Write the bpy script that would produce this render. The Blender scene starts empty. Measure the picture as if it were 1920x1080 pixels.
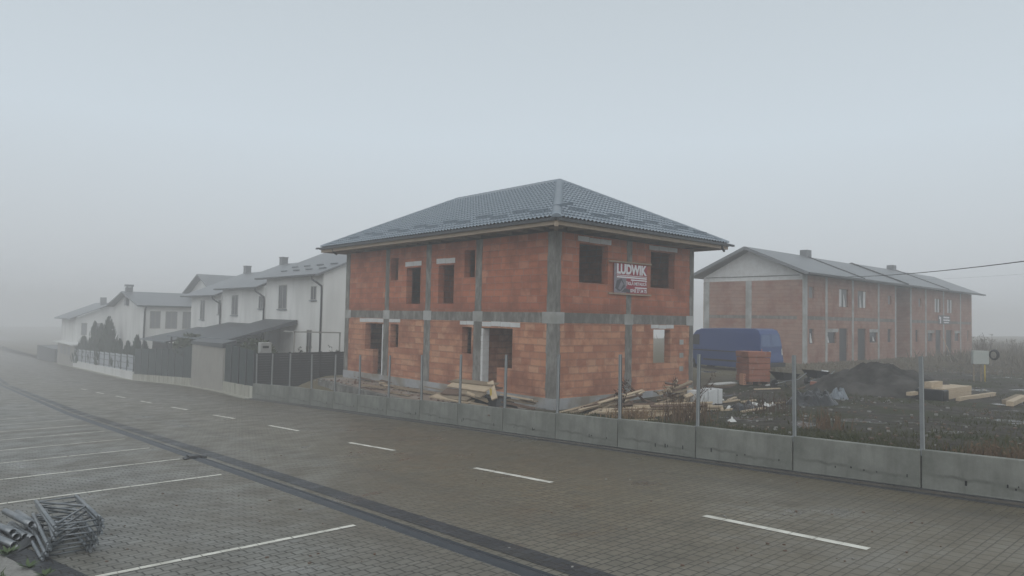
import bpy, bmesh, math, random
from mathutils import Vector, Matrix, noise
R = math.radians
rnd = random.Random(7)
scene = bpy.context.scene
COL = scene.collection
# ---------------------------------------------------------------- camera axes (world: X across the road, Y along it, Z up)
F = 1317.0
def nrm(v): return Vector(v).normalized()
ay = nrm((-215-960, 572-540, F)); ax = nrm((2440-960, 627-540, F))
ax = (ax - ay*ax.dot(ay)).normalized(); az = ax.cross(ay)
def ray(px, py):
    c = Vector((px-960, py-540, F)); return Vector((ax.dot(c), ay.dot(c), az.dot(c)))
r1 = ray(-170, 670).normalized(); r2 = ray(2563, 605).normalized()
NR = r2.cross(r1).normalized(); ROADD = NR.z*-2.6
def lerp(a, b, t): return a+(b-a)*t
def table(tb, x):
    if x <= tb[0][0]: return tb[0][1]
    for (a, u), (b, v) in zip(tb, tb[1:]):
        if x <= b: return lerp(u, v, (x-a)/(b-a))
    return tb[-1][1]
def sst(a, b, x):
    t = min(1, max(0, (x-a)/(b-a))); return t*t*(3-2*t)
def roadz(x, y):
    yy = min(y, 73.0)
    z = (ROADD-NR.x*x-NR.y*yy)/NR.z
    if y > 73: z -= .028*(min(y, 220)-73)
    return z
WALLPTS = [(-40, 12.3), (2.83, 12.99), (4.27, 13.05), (6.56, 13.17), (8.8, 13.27), (11.07, 13.38), (13.32, 13.51), (15.64, 13.66), (18.03, 13.83), (20.39, 13.97), (22.7, 14.08), (24.99, 14.16), (27.26, 14.27), (29.8, 14.45), (32.36, 14.57), (34.6, 14.64), (36.98, 14.7), (45.4, 16.1), (55, 17.2), (64.9, 17.6), (73, 17.6), (107, 18.5), (121, 18.7), (400, 26)]
def xw(y): return table(WALLPTS, y)
WTOP = [(-40, .2), (2.83, -2.0), (8.8, -2.27), (13.3, -2.52), (18, -2.77), (22.7, -3.05), (27.3, -3.27), (32.4, -3.49), (37, -3.745)]
NEARZ = [(-40, 0), (0, -1.98), (10, -2.52), (14.5, -2.85), (17, -3.0), (22, -3.5), (33, -3.95), (37, -4.2), (45, -4.7), (73, -6.2), (120, -7.5), (300, -11)]
def gz(x, y):
    a = table(NEARZ, y); b = lerp(-2.6, a, sst(60, 120, y)); 
    t = sst(15, 30, x); z = lerp(a, b, t)
    dx = max(16.6-x, 0, x-26.2); dy = max(16.4-y, 0, y-32.4); dd = math.hypot(dx, dy)
    z = lerp(lerp(-3.12, -2.95, sst(17, 26, x)), z, sst(0, 2.5, dd))
    z += .05*noise.noise(Vector((x*.6, y*.6, 3)))+.03*noise.noise(Vector((x*1.7, y*1.7, 9)))
    return z
def on_road(px, py):
    r = ray(px, py); p = r*(ROADD/NR.dot(r)); return p
def at(px, py):                                   # the lot's surface seen at a pixel
    r = ray(px, py); k = 4/F
    while k < 150/F:
        p = r*k
        if p.z < gz(p.x, p.y) and p.x > xw(p.y): return p
        k += .05/F
    return r*k
# ---------------------------------------------------------------- materials
def mat(name, c1, c2=None, scale=2.0, rough=.8, bump=0, bscale=30, metal=0, stretch=(1, 1, 1), spec=.5, c3=None, s3=.4):
    m = bpy.data.materials.new(name); m.use_nodes = True; nt = m.node_tree; N = nt.nodes; L = nt.links
    b = N['Principled BSDF']; b.inputs['Roughness'].default_value = rough; b.inputs['Metallic'].default_value = metal
    b.inputs['Specular IOR Level'].default_value = spec if rough < .75 else .15
    b.inputs['Base Color'].default_value = (*c1, 1)
    if c2 or bump:
        tc = N.new('ShaderNodeTexCoord'); mp = N.new('ShaderNodeMapping'); mp.inputs['Scale'].default_value = stretch
        L.new(tc.outputs['Object'], mp.inputs['Vector'])
    if c2:
        n = N.new('ShaderNodeTexNoise'); n.inputs['Scale'].default_value = scale; n.inputs['Detail'].default_value = 6; n.inputs['Roughness'].default_value = .65
        cr = N.new('ShaderNodeMapRange'); cr.inputs[1].default_value = .32; cr.inputs[2].default_value = .68
        mx = N.new('ShaderNodeMix'); mx.data_type = 'RGBA'
        L.new(mp.outputs[0], n.inputs['Vector']); L.new(n.outputs['Fac'], cr.inputs[0]); L.new(cr.outputs[0], mx.inputs['Factor'])
        mx.inputs['A'].default_value = (*c1, 1); mx.inputs['B'].default_value = (*c2, 1)
        out = mx.outputs['Result']
        if c3:
            n3 = N.new('ShaderNodeTexNoise'); n3.inputs['Scale'].default_value = s3; n3.inputs['Detail'].default_value = 5
            c_ = N.new('ShaderNodeMapRange'); c_.inputs[1].default_value = .45; c_.inputs[2].default_value = .65
            m3 = N.new('ShaderNodeMix'); m3.data_type = 'RGBA'; m3.inputs['B'].default_value = (*c3, 1)
            L.new(mp.outputs[0], n3.inputs['Vector']); L.new(n3.outputs['Fac'], c_.inputs[0]); L.new(c_.outputs[0], m3.inputs['Factor']); L.new(out, m3.inputs['A']); out = m3.outputs['Result']
        L.new(out, b.inputs['Base Color'])
    if bump:
        nb = N.new('ShaderNodeTexNoise'); nb.inputs['Scale'].default_value = bscale; nb.inputs['Detail'].default_value = 6
        bp = N.new('ShaderNodeBump'); bp.inputs['Strength'].default_value = bump; bp.inputs['Distance'].default_value = .02
        L.new(mp.outputs[0], nb.inputs['Vector']); L.new(nb.outputs['Fac'], bp.inputs['Height']); L.new(bp.outputs[0], b.inputs['Normal'])
    return m
class G:                                          # tiny node-graph helper
    def __init__(s, m): s.N = m.node_tree.nodes; s.L = m.node_tree.links
    def put(s, sock, v):
        if hasattr(v, 'is_linked') or hasattr(v, 'links'): s.L.new(v, sock)
        else: sock.default_value = v
    def m(s, op, a, b=0.0, c=0.0):
        n = s.N.new('ShaderNodeMath'); n.operation = op
        for k, v in enumerate((a, b, c)): s.put(n.inputs[k], v)
        return n.outputs[0]
    def mix(s, f, a, b):
        n = s.N.new('ShaderNodeMix'); n.data_type = 'RGBA'
        s.put(n.inputs['Factor'], f)
        for k, v in (('A', a), ('B', b)): s.put(n.inputs[k], (*v, 1) if isinstance(v, tuple) else v)
        return n.outputs['Result']
    def rng(s, v, a, b, c=0.0, d=1.0):
        n = s.N.new('ShaderNodeMapRange'); s.put(n.inputs[0], v)
        for k, q in zip((1, 2, 3, 4), (a, b, c, d)): n.inputs[k].default_value = q
        return n.outputs[0]
    def noise(s, vec, scale, detail=5, rough=.6):
        n = s.N.new('ShaderNodeTexNoise'); n.inputs['Scale'].default_value = scale; n.inputs['Detail'].default_value = detail; n.inputs['Roughness'].default_value = rough
        s.L.new(vec, n.inputs['Vector']); return n.outputs['Fac']
    def white(s, vec):
        n = s.N.new('ShaderNodeTexWhiteNoise'); n.noise_dimensions = '3D'; s.L.new(vec, n.inputs['Vector']); return n.outputs['Value']
    def xyz(s, x, y, z=0.0):
        n = s.N.new('ShaderNodeCombineXYZ')
        for k, v in enumerate((x, y, z)): s.put(n.inputs[k], v)
        return n.outputs[0]
    def obj(s):
        n = s.N.new('ShaderNodeTexCoord'); q = s.N.new('ShaderNodeSeparateXYZ'); s.L.new(n.outputs['Object'], q.inputs[0])
        return n.outputs['Object'], q.outputs[0], q.outputs[1], q.outputs[2]
    def bump(s, h, strength, dist):
        n = s.N.new('ShaderNodeBump'); n.inputs['Strength'].default_value = strength; n.inputs['Distance'].default_value = dist
        s.L.new(h, n.inputs['Height']); return n.outputs[0]
def paving_material(name, dark=False):
    m = bpy.data.materials.new(name); m.use_nodes = True; g = G(m); b = g.N['Principled BSDF']
    vec, x, y, z = g.obj()
    per = .265
    p = g.m('DIVIDE', y, per); pi = g.m('FLOOR', p); t = g.m('FRACT', p)
    A = g.m('LESS_THAN', t, .63)
    half = g.m('MULTIPLY', g.m('MODULO', g.m('ADD', pi, 1000.0), 2.0), .5)
    off = g.m('ADD', half, g.m('MULTIPLY', g.m('SUBTRACT', 1.0, A), .2))
    u = g.m('ADD', g.m('DIVIDE', x, .2), off)
    ui = g.m('FLOOR', u); uf = g.m('FRACT', u)
    du = g.m('MULTIPLY', g.m('SUBTRACT', .5, g.m('ABSOLUTE', g.m('SUBTRACT', uf, .5))), .2)
    dyA = g.m('MINIMUM', t, g.m('ABSOLUTE', g.m('SUBTRACT', t, .63)))
    dy = g.m('MULTIPLY', g.m('MINIMUM', dyA, g.m('SUBTRACT', 1.0, t)), per)
    d = g.m('MINIMUM', du, g.m('MULTIPLY', dy, 1.25))
    wob = g.noise(vec, 9, 2)
    joint = g.rng(g.m('ADD', d, g.m('MULTIPLY', g.m('SUBTRACT', wob, .5), .006)), .006, .0135, 1.0, 0.0)
    big = g.noise(vec, .22, 4); mid = g.noise(vec, 1.3, 6, .7); fine = g.noise(vec, 60, 3)
    w = g.white(g.xyz(ui, pi, A))
    if dark: base = g.mix(w, (.034, .037, .042), (.056, .06, .067))
    else:
        base = g.mix(g.m('MULTIPLY', w, .6), g.mix(g.rng(x, 4.0, 8.5), (.155, .15, .127), (.148, .124, .08)), g.mix(g.rng(x, 4.0, 8.5), (.212, .204, .174), (.205, .172, .112)))
        base = g.mix(g.m('MULTIPLY', g.rng(big, .42, .62), .75), base, (.125, .103, .065))
        edge = g.rng(g.m('ADD', x, g.m('MULTIPLY', g.m('SUBTRACT', mid, .5), 3.0)), 9.5, 13.0)
        base = g.mix(g.m('MULTIPLY', edge, .55), base, (.098, .077, .048))
    base = g.mix(g.rng(mid, .5, .72, 0.0, .45), base, (.092, .084, .068))
    base = g.mix(g.rng(fine, .55, .8, 0.0, .35), base, (.24, .23, .21))
    trk = g.noise(g.xyz(g.m('MULTIPLY', x, 1.6), g.m('MULTIPLY', y, .05), 0.0), 1.0, 4)
    base = g.mix(g.rng(trk, .5, .68, 0.0, .5), base, (.09, .08, .06))
    blot = g.noise(vec, .7, 2); base = g.mix(g.rng(blot, .66, .7, 0.0, .35), base, (.07, .062, .05))
    jm = g.m('MULTIPLY', joint, g.rng(big, .62, .38, .5, 1.0))
    base = g.mix(jm, base, (.05, .047, .04))
    g.L.new(base, b.inputs['Base Color'])
    g.L.new(g.m('ADD', g.m('SUBTRACT', g.rng(mid, .35, .65, .3, .58), g.rng(blot, .6, .7, 0.0, .15)), g.m('MULTIPLY', jm, .2)), b.inputs['Roughness'])
    h = g.m('ADD', g.m('SUBTRACT', 1.0, joint), g.m('ADD', g.m('MULTIPLY', fine, .15), g.m('MULTIPLY', w, .2)))
    g.L.new(g.bump(h, .6, .008), b.inputs['Normal']); b.inputs['Specular IOR Level'].default_value = .15 if dark else .4
    return m
def block_material(name, up1, up2, lo1, lo2, zsplit, bw=.5, bh=.248, hl=.42):
    m = bpy.data.materials.new(name); m.use_nodes = True; g = G(m); b = g.N['Principled BSDF']
    vec, x, y, z = g.obj()
    u = g.m('DIVIDE', g.m('ADD', x, y), bw); v = g.m('DIVIDE', z, bh)
    vi = g.m('FLOOR', v); vf = g.m('FRACT', v)
    u = g.m('ADD', u, g.m('MULTIPLY', g.white(g.xyz(0.0, vi, 5.0)), 1.0)); ui = g.m('FLOOR', u); uf = g.m('FRACT', u)
    w = g.white(g.xyz(ui, vi, 1.0)); w2 = g.white(g.xyz(ui, vi, 7.0))
    d = g.m('MINIMUM', g.m('MULTIPLY', g.m('MINIMUM', uf, g.m('SUBTRACT', 1.0, uf)), bw*.7), g.m('MULTIPLY', g.m('MINIMUM', vf, g.m('SUBTRACT', 1.0, vf)), bh))
    joint = g.rng(d, .003, .012, 1.0, 0.0)
    band = g.rng(g.m('ADD', vf, g.m('MULTIPLY', g.m('SUBTRACT', g.noise(vec, 4, 4), .5), .5)), .72, 1.0, 0.0, 1.0)   # damp stripe under each bed joint
    n1 = g.noise(vec, .8, 6, .65); n2 = g.noise(vec, 22, 4, .7); n3 = g.noise(g.xyz(g.m('MULTIPLY', g.m('ADD', x, y), 3.0), g.m('MULTIPLY', z, .35), 0.0), 1.2, 5)
    lo = g.mix(g.m('MULTIPLY', w, .8), lo1, lo2)
    lo = g.mix(g.m('MULTIPLY', g.m('GREATER_THAN', w2, .84), hl), lo, (.6, .37, .245))
    lo = g.mix(g.m('MULTIPLY', band, .62), lo, (.24, .105, .07))
    up = g.mix(w, up1, up2)
    up = g.mix(g.m('MULTIPLY', band, .4), up, (.22, .08, .05))
    up = g.mix(g.m('MULTIPLY', g.m('GREATER_THAN', w2, .9), .4), up, (.58, .3, .2))
    hi = g.rng(z, zsplit-.05, zsplit+.05)
    base = g.mix(hi, lo, up)
    base = g.mix(g.m('MULTIPLY', joint, g.rng(hi, 0.0, 1.0, .5, .8)), base, (.3, .24, .2))
    n4 = g.noise(g.xyz(g.m('MULTIPLY', g.m('ADD', x, y), .7), g.m('MULTIPLY', z, 1.6), x), 1.3, 6, .7)
    base = g.mix(g.rng(n1, .46, .66, 0.0, .8), base, (.22, .085, .055))
    base = g.mix(g.rng(n4, .5, .64, 0.0, .55), base, (.3, .11, .066))
    base = g.mix(g.m('MULTIPLY', g.m('MULTIPLY', g.rng(z, zsplit+.55, zsplit+.1), g.rng(z, zsplit-.05, zsplit+.02)), g.rng(n2, .35, .6, .2, .6)), base, (.2, .075, .052))
    base = g.mix(g.rng(n3, .62, .78, 0.0, .35), base, (.36, .25, .2))
    base = g.mix(g.rng(n2, .56, .8, 0.0, .3), base, (.6, .43, .33))
    g.L.new(base, b.inputs['Base Color']); b.inputs['Roughness'].default_value = .88; b.inputs['Specular IOR Level'].default_value = .15
    g.L.new(g.bump(g.m('ADD', g.m('SUBTRACT', 1.0, joint), g.m('ADD', g.m('MULTIPLY', w, .4), g.m('MULTIPLY', n2, .3))), .5, .012), b.inputs['Normal'])
    return m
def wallpanel_material(name):
    m = bpy.data.materials.new(name); m.use_nodes = True; g = G(m); b = g.N['Principled BSDF']
    vec, x, y, z = g.obj()
    st = g.noise(g.xyz(g.m('MULTIPLY', y, 3.5), g.m('MULTIPLY', z, .6), x), 1.0, 6, .65)
    n1 = g.noise(vec, .9, 6, .7); n2 = g.noise(vec, 40, 3)
    base = g.mix(g.rng(n1, .35, .65), (.135, .142, .124), (.25, .255, .23))
    base = g.mix(g.rng(st, .45, .72, 0.0, .75), base, (.12, .122, .108))
    low = g.rng(g.m('ADD', z, g.m('MULTIPLY', g.noise(g.xyz(g.m('MULTIPLY', y, 1.2), 0.0, 0.0), 1.5, 5), .22)), .22, .3)
    line = g.m('MULTIPLY', g.rng(g.m('ABSOLUTE', g.m('SUBTRACT', low, .5)), .12, .5, 1.0, 0.0), g.rng(n1, .42, .6))
    base = g.mix(g.m('MULTIPLY', line, .7), base, (.06, .06, .052))
    base = g.mix(g.rng(n2, .55, .8, 0.0, .3), base, (.28, .28, .26))
    g.L.new(base, b.inputs['Base Color']); b.inputs['Roughness'].default_value = .7; b.inputs['Specular IOR Level'].default_value = .25
    g.L.new(g.bump(g.m('ADD', n2, n1), .25, .01), b.inputs['Normal'])
    return m
def soil_material(name):
    m = bpy.data.materials.new(name); m.use_nodes = True; g = G(m); b = g.N['Principled BSDF']
    vec, x, y, z = g.obj()
    n1 = g.noise(vec, .35, 6, .65); n2 = g.noise(vec, 2.2, 6, .7); n3 = g.noise(vec, 14, 5, .7); n4 = g.noise(vec, .16, 3)
    base = g.mix(g.rng(n2, .38, .62), (.045, .04, .034), (.098, .088, .073))
    base = g.mix(g.rng(n1, .46, .58, 0.0, .85), base, (.05, .054, .026))
    base = g.mix(g.rng(n3, .55, .75, 0.0, .6), base, (.15, .138, .112))
    base = g.mix(g.rng(g.m('ADD', y, g.m('MULTIPLY', n2, 3.0)), 17.5, 21.0, 0.0, .7), base, (.19, .16, .1))
    pud = g.rng(g.noise(vec, .55, 3), .61, .65)
    base = g.mix(g.m('MULTIPLY', pud, .5), base, (.09, .09, .085))
    g.L.new(base, b.inputs['Base Color']); g.L.new(g.rng(pud, 0.0, 1.0, .85, .12), b.inputs['Roughness']); g.L.new(g.rng(pud, 0.0, 1.0, .1, .5), b.inputs['Specular IOR Level'])
    h = g.m('MULTIPLY', g.m('ADD', n2, g.m('MULTIPLY', n3, .5)), g.m('SUBTRACT', 1.0, pud))
    g.L.new(g.bump(h, .9, .12), b.inputs['Normal'])
    return m
MT = {}
MT['paving'] = paving_material('wet_concrete_pavers'); MT['paving_dark'] = paving_material('anthracite_pavers', True)
MT['block'] = block_material('clay_block', (.5, .185, .108), (.38, .135, .083), (.57, .285, .172), (.36, .15, .092), 3.33)
MT['block_fog_tint'] = block_material('clay_block_fog_tint', (.34, .18, .125), (.3, .16, .115), (.36, .225, .175), (.31, .195, .155), 9, hl=.12)  # clay paled and greyed, painting extra distance fog into the colour
MT['panelwall'] = wallpanel_material('stained_precast'); MT['soil'] = soil_material('mud_and_turf')
MT['concrete'] = mat('raw_concrete', (.125, .12, .11), (.31, .3, .278), 4.5, .85, .5, 25, stretch=(1, 1, .45), c3=(.14, .135, .122), s3=1.8)
MT['concrete_light'] = mat('pale_concrete', (.36, .37, .36), (.46, .46, .45), 2.5, .85, .3, 25, c3=(.28, .28, .26), s3=1.1)
MT['plinth'] = mat('plinth_concrete', (.3, .31, .32), (.4, .41, .42), 1.5, .8, .3, 20, c3=(.25, .22, .18), s3=1)
MT['aac'] = mat('aerated_block', (.66, .67, .67), (.55, .55, .54), 3, .9, .2, 60)
MT['tile'] = mat('grey_metal_tile', (.2, .245, .29), (.23, .275, .32), 1.2, .3, .05, 40, spec=.6)
MT['tile_far'] = mat('grey_metal_tile_far', (.12, .13, .14), (.16, .17, .18), .8, .4)
MT['gutter'] = mat('dark_grey_gutter', (.03, .035, .04), rough=.4)
MT['trim'] = mat('grey_roof_trim', (.1, .12, .14), rough=.35)
MT['fresh_wood'] = mat('fresh_timber', (.42, .325, .22), (.54, .435, .31), 3, .7, .2, 30, stretch=(1, 6, 6))
MT['grey_wood'] = mat('weathered_timber', (.2, .155, .11), (.33, .265, .19), 3, .8, .3, 30, stretch=(1, 8, 8))
MT['dark_wood'] = mat('wet_dark_timber', (.1, .06, .042), (.17, .11, .075), 3, .6, .3, 30, stretch=(1, 8, 8))
MT['wood_eave'] = mat('eave_timber', (.3, .235, .175), (.4, .32, .24), 2, .75, .2, 20, stretch=(4, .6, 4))
MT['white_line'] = mat('white_pavers', (.74, .72, .64), (.82, .8, .72), 6, .6, .3, 40, c3=(.55, .53, .46), s3=3)
MT['steel'] = mat('galvanised_steel', (.17, .185, .2), (.3, .32, .335), 5, .34, .1, 30, metal=.65)
MT['steel_post'] = mat('galvanised_post', (.2, .215, .225), (.28, .295, .3), 4, .5, metal=.35)
MT['post_light'] = mat('bright_steel_edge', (.5, .52, .52), rough=.4, metal=.4)
MT['black'] = mat('black_void', (.012, .012, .013), rough=.9)
MT['rubber'] = mat('black_rubber', (.015, .015, .016), rough=.45)
MT['foil'] = mat('black_foil', (.006, .006, .007), (.014, .015, .016), 4, .34, .4, 12)
MT['foil_grey'] = mat('grey_foil', (.2, .23, .26), (.12, .14, .16), 5, .35, .3, 12)
MT['render_white'] = mat('white_render', (.75, .75, .73), (.67, .67, .65), .5, .9, .1, 60, stretch=(1, 1, .25), c3=(.62, .62, .6), s3=.9)
MT['window_dark'] = mat('dark_glass', (.05, .055, .06), rough=.15)
MT['window_frame'] = mat('grey_window_frame', (.3, .29, .27), rough=.5)
MT['shade'] = mat('grey_roller_blind', (.22, .225, .23), rough=.6)
MT['fence_dark'] = mat('anthracite_slats', (.03, .033, .037), (.04, .043, .047), 2, .5)
MT['fence_green'] = mat('green_privacy_mesh', (.04, .055, .055), (.055, .07, .068), 2, .8)
MT['fence_panel'] = mat('pale_fence_panel', (.42, .45, .48), rough=.6)
MT['canopy'] = mat('bitumen_canopy', (.03, .034, .04), (.05, .055, .062), 1.5, .5)
MT['beige'] = mat('beige_render', (.36, .345, .31), (.3, .285, .26), 1, .85)
MT['kerb_white'] = mat('stained_white_kerb', (.5, .49, .43), (.24, .23, .18), 1.2, .8, .2, 20, stretch=(1, 2.5, .5))
MT['van'] = mat('blue_van_paint', (.02, .055, .19), rough=.32, spec=.6)
MT['van_glass'] = mat('van_window', (.07, .12, .25), rough=.2)
MT['plastic_dark'] = mat('dark_plastic', (.03, .03, .033), rough=.6)
MT['lamp_red'] = mat('tail_lamp', (.45, .12, .08), rough=.3)
MT['lamp_white'] = mat('white_lamp', (.75, .72, .65), rough=.3)
MT['clay_stack'] = block_material('clay_block_stack', (.34, .13, .09), (.3, .11, .08), (.36, .15, .105), (.27, .115, .08), 99, .38, .25, hl=.1)
MT['clay_tile'] = mat('clay_block_end', (.56, .31, .2), (.5, .26, .16), 6, .85, .2, 30)
MT['mound'] = mat('dark_spoil', (.024, .023, .021), (.06, .056, .051), 3, .9, 1.0, 9, c3=(.09, .085, .078), s3=1.1)
MT['white_plastic'] = mat('white_plastic', (.72, .73, .74), rough=.5)
MT['paper'] = mat('white_scrap', (.72, .72, .7), (.55, .55, .53), 8, .8)
MT['box_green'] = mat('pale_meter_box', (.42, .45, .42), (.38, .4, .38), 3, .6)
MT['yellow'] = mat('yellow_pipe', (.5, .36, .05), rough=.5)
MT['cable'] = mat('black_cable', (.012, .012, .013), rough=.6)
MT['ban_red'] = mat('banner_red', (.34, .03, .055), (.28, .03, .05), 2, .5)
MT['ban_white'] = mat('banner_white', (.78, .78, .8), rough=.5)
MT['ban_grey'] = mat('banner_photo', (.16, .15, .18), (.3, .28, .31), 6, .5)
MT['ban_dark'] = mat('banner_photo_dark', (.07, .065, .08), rough=.5)  # dark print of the tile picture and colour of the site banner sheet
MT['thuja'] = mat('thuja_green', (.022, .036, .022), (.04, .058, .032), 3, .9)
MT['hedge'] = mat('hedge_green', (.04, .055, .028), (.07, .08, .045), 4, .9)
MT['leaf'] = mat('dull_leaf', (.05, .085, .03), (.085, .12, .045), 8, .7)
MT['twig'] = mat('brown_twig', (.07, .045, .035), (.12, .08, .055), 8, .9)
MT['dry'] = mat('dry_stem', (.21, .14, .085), (.3, .21, .13), 6, .9)
MT['dry_red'] = mat('rusty_weed', (.12, .08, .052), (.18, .125, .08), 6, .9)
MT['grass'] = mat('winter_grass', (.045, .055, .022), (.105, .095, .05), .8, .9)
MT['scrub'] = mat('dead_scrub', (.13, .105, .075), (.19, .16, .115), 1.2, .95)
MT['gravel'] = mat('grey_gravel', (.22, .215, .2), (.34, .33, .31), 25, .9, .8, 30)
MT['drain'] = mat('drain_steel_grey', (.032, .037, .045), (.05, .056, .064), 3, .45, spec=.28)
MT['gutter_stone'] = mat('dark_gutter_stone', (.022, .023, .025), (.036, .037, .039), 3, .55, .2, 20)
MT['gutter_floor'] = mat('gutter_silt', (.085, .07, .052), (.05, .045, .038), 2.5, .4, .2, 20)
MT['net'] = mat('green_net', (.1, .2, .16), rough=.8)
MT['terrace'] = mat('muddy_slab', (.26, .2, .16), (.2, .14, .105), .9, .7, .4, 12, c3=(.32, .29, .25), s3=.7)
# ---------------------------------------------------------------- mesh builder
class MB:
    def __init__(s): s.v = []; s.f = []; s.mi = []; s.k = 0; s.sm = []; s.smooth = False
    def face(s, idx): s.f.append(idx); s.mi.append(s.k); s.sm.append(s.smooth)
    def add(s, pts): b = len(s.v); s.v += [Vector(p) for p in pts]; return b
    def quad(s, a, b, c, d): n = s.add((a, b, c, d)); s.face((n, n+1, n+2, n+3)); return s
    def poly(s, pts): n = s.add(pts); s.face(tuple(range(n, n+len(pts)))); return s
    def box(s, x0, y0, z0, x1, y1, z1):
        n = s.add([(x, y, z) for z in (z0, z1) for x, y in ((x0, y0), (x1, y0), (x1, y1), (x0, y1))])
        for q in ((3, 2, 1, 0), (4, 5, 6, 7), (0, 1, 5, 4), (1, 2, 6, 5), (2, 3, 7, 6), (3, 0, 4, 7)): s.face(tuple(n+i for i in q))
        return s
    def hexa(s, lo, hi):
        n = s.add(list(lo)+list(hi)); k = len(lo)
        s.face(tuple(n+i for i in reversed(range(k)))); s.face(tuple(n+k+i for i in range(k)))
        for i in range(k): j = (i+1) % k; s.face((n+i, n+j, n+k+j, n+k+i))
        return s
    def obox(s, c, u, v, w, a, b, h):               # centre, three axes, three full sizes
        c = Vector(c); u = Vector(u)*a/2; v = Vector(v)*b/2; w = Vector(w)*h/2
        return s.hexa([c-u-v-w, c+u-v-w, c+u+v-w, c-u+v-w], [c-u-v+w, c+u-v+w, c+u+v+w, c-u+v+w])
    def bar(s, p, q, a, b, up=(0, 0, 1)):
        p = Vector(p); q = Vector(q); d = (q-p); L_ = d.length; d.normalize(); up = Vector(up)
        sd = d.cross(up)
        if sd.length < 1e-3: sd = d.cross(Vector((1, 0, 0)))
        sd.normalize(); u2 = sd.cross(d)
        return s.obox((p+q)/2, d, sd, u2, L_, a, b)
    def tube(s, pts, r, n=8, cap=True, hollow=0):
        pts = [Vector(p) for p in pts]; rs = r if isinstance(r, (list, tuple)) else [r]*len(pts)
        sm = s.smooth; s.smooth = True; prev = None; rings = []
        for i, p in enumerate(pts):
            d = (pts[min(i+1, len(pts)-1)]-pts[max(i-1, 0)]).normalized()
            a = d.cross(Vector((0, 0, 1)) if abs(d.z) < .9 else Vector((1, 0, 0))).normalized(); b = d.cross(a)
            rings.append(s.add([p+(a*math.cos(2*math.pi*k/n)+b*math.sin(2*math.pi*k/n))*rs[i] for k in range(n)]))
        for A, B in zip(rings, rings[1:]):
            for k in range(n): j = (k+1) % n; s.face((A+k, A+j, B+j, B+k))
        s.smooth = sm
        if cap:
            s.face(tuple(rings[0]+k for k in reversed(range(n)))); s.face(tuple(rings[-1]+k for k in range(n)))
        return s
    def build(s, name, m, parent=None, bevel=0):
        o_ = Vector(parent['org']) if parent is not None and 'org' in parent else Vector((0, 0, 0))
        me = bpy.data.meshes.new(name); me.from_pydata([p-o_ for p in s.v], [], s.f)
        for mm in (m if isinstance(m, (list, tuple)) else [m]): me.materials.append(MT[mm] if isinstance(mm, str) else mm)
        me.polygons.foreach_set('material_index', s.mi); me.polygons.foreach_set('use_smooth', s.sm); me.update()
        ob = bpy.data.objects.new(name, me); COL.objects.link(ob)
        if parent is not None:
            ob.parent = parent
            if 'org' in parent: ob['org'] = list(o_)
        if bevel:
            b = ob.modifiers.new('bevel', 'BEVEL'); b.width = bevel; b.segments = 2; b.limit_method = 'ANGLE'
        return ob
def tag(o, label=None, cat=None, group=None, kind=None):
    if label: o['label'] = label
    if cat: o['category'] = cat
    if group: o['group'] = group
    if kind: o['kind'] = kind
    return o
def thing(name, loc, label, cat, group=None):
    o = bpy.data.objects.new(name, None); COL.objects.link(o); o.location = loc; o['org'] = list(loc); o.empty_display_size = .2
    return tag(o, label, cat, group)
def single(mb, name, m, label, cat, group=None, bevel=0):      # a thing that is one mesh, origin at its base
    z = min(p.z for p in mb.v); c = Vector((sum(p.x for p in mb.v)/len(mb.v), sum(p.y for p in mb.v)/len(mb.v), z))
    mb.v = [p-c for p in mb.v]; o = mb.build(name, m, None, bevel); o.location = c
    return tag(o, label, cat, group)
def struct(mb, name, m): return tag(mb.build(name, m), kind='structure')
def copy_tree(o, parent=None):
    c = o.copy(); COL.objects.link(c)
    if parent is not None: c.parent = parent
    for ch in list(o.children): copy_tree(ch, c)
    return c
# ---------------------------------------------------------------- setting: ground, road, markings
ys = [-30, -20, -12, -6]+[i*.5 for i in range(-4, 80)]+[40+i*2 for i in range(20)]+[80, 90, 100, 120, 140, 170, 200, 250, 300, 400, 500]
ss = [.1, .3, .6]+[1+i*.5 for i in range(60)]+[31+i*1.5 for i in range(14)]+[54, 60, 70, 85, 100, 130, 170, 220, 300, 380]
mb = MB(); mb.smooth = True
idx = [[mb.add([(xw(y)+s, y, gz(xw(y)+s, y))]) for s in ss] for y in ys]
for i in range(len(ys)-1):
    for j in range(len(ss)-1): mb.face((idx[i][j], idx[i][j+1], idx[i+1][j+1], idx[i+1][j]))
def xe(y): return 1.38-(y-12.52)*.172 if y < 25 else -.8-(y-25)*.6     # kerb edge at the left
yl = [-30, 0, 4, 7, 8, 9, 10, 11, 12, 13, 15, 20, 25, 60, 73, 120, 220, 500]
xs = [-90, -30, -8, -3, -1, -.3]
idx = [[mb.add([(xe(y)-.35+x, y, roadz(xe(y), y)+.05*min(1, -x)-.02)]) for x in xs+[0]] for y in yl]
for i in range(len(yl)-1):
    for j in range(len(xs)): mb.face((idx[i][j], idx[i][j+1], idx[i+1][j+1], idx[i+1][j]))
struct(mb, 'ground', 'soil')
def strip(fa, fb, dz, y0, y1, step=1.0, ya=None):
    m_ = MB(); n = max(1, int((y1-y0)/step)); prev = None
    for i in range(n+1):
        y = lerp(y0, y1, i/n); a, b = fa(y), fb(y)
        k = m_.add([(a, y, roadz(a, y)+dz), (b, y, roadz(b, y)+dz)])
        if prev is not None: m_.face((prev, prev+1, k+1, k))
        prev = k
    return m_
dr = lambda y: 5.44+.018*(y-6) if y < 36 else 5.98+.042*(y-36)
yr = [-30, 0, 20, 40, 60, 73, 90, 120, 160, 220, 420]
mb = MB()
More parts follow.
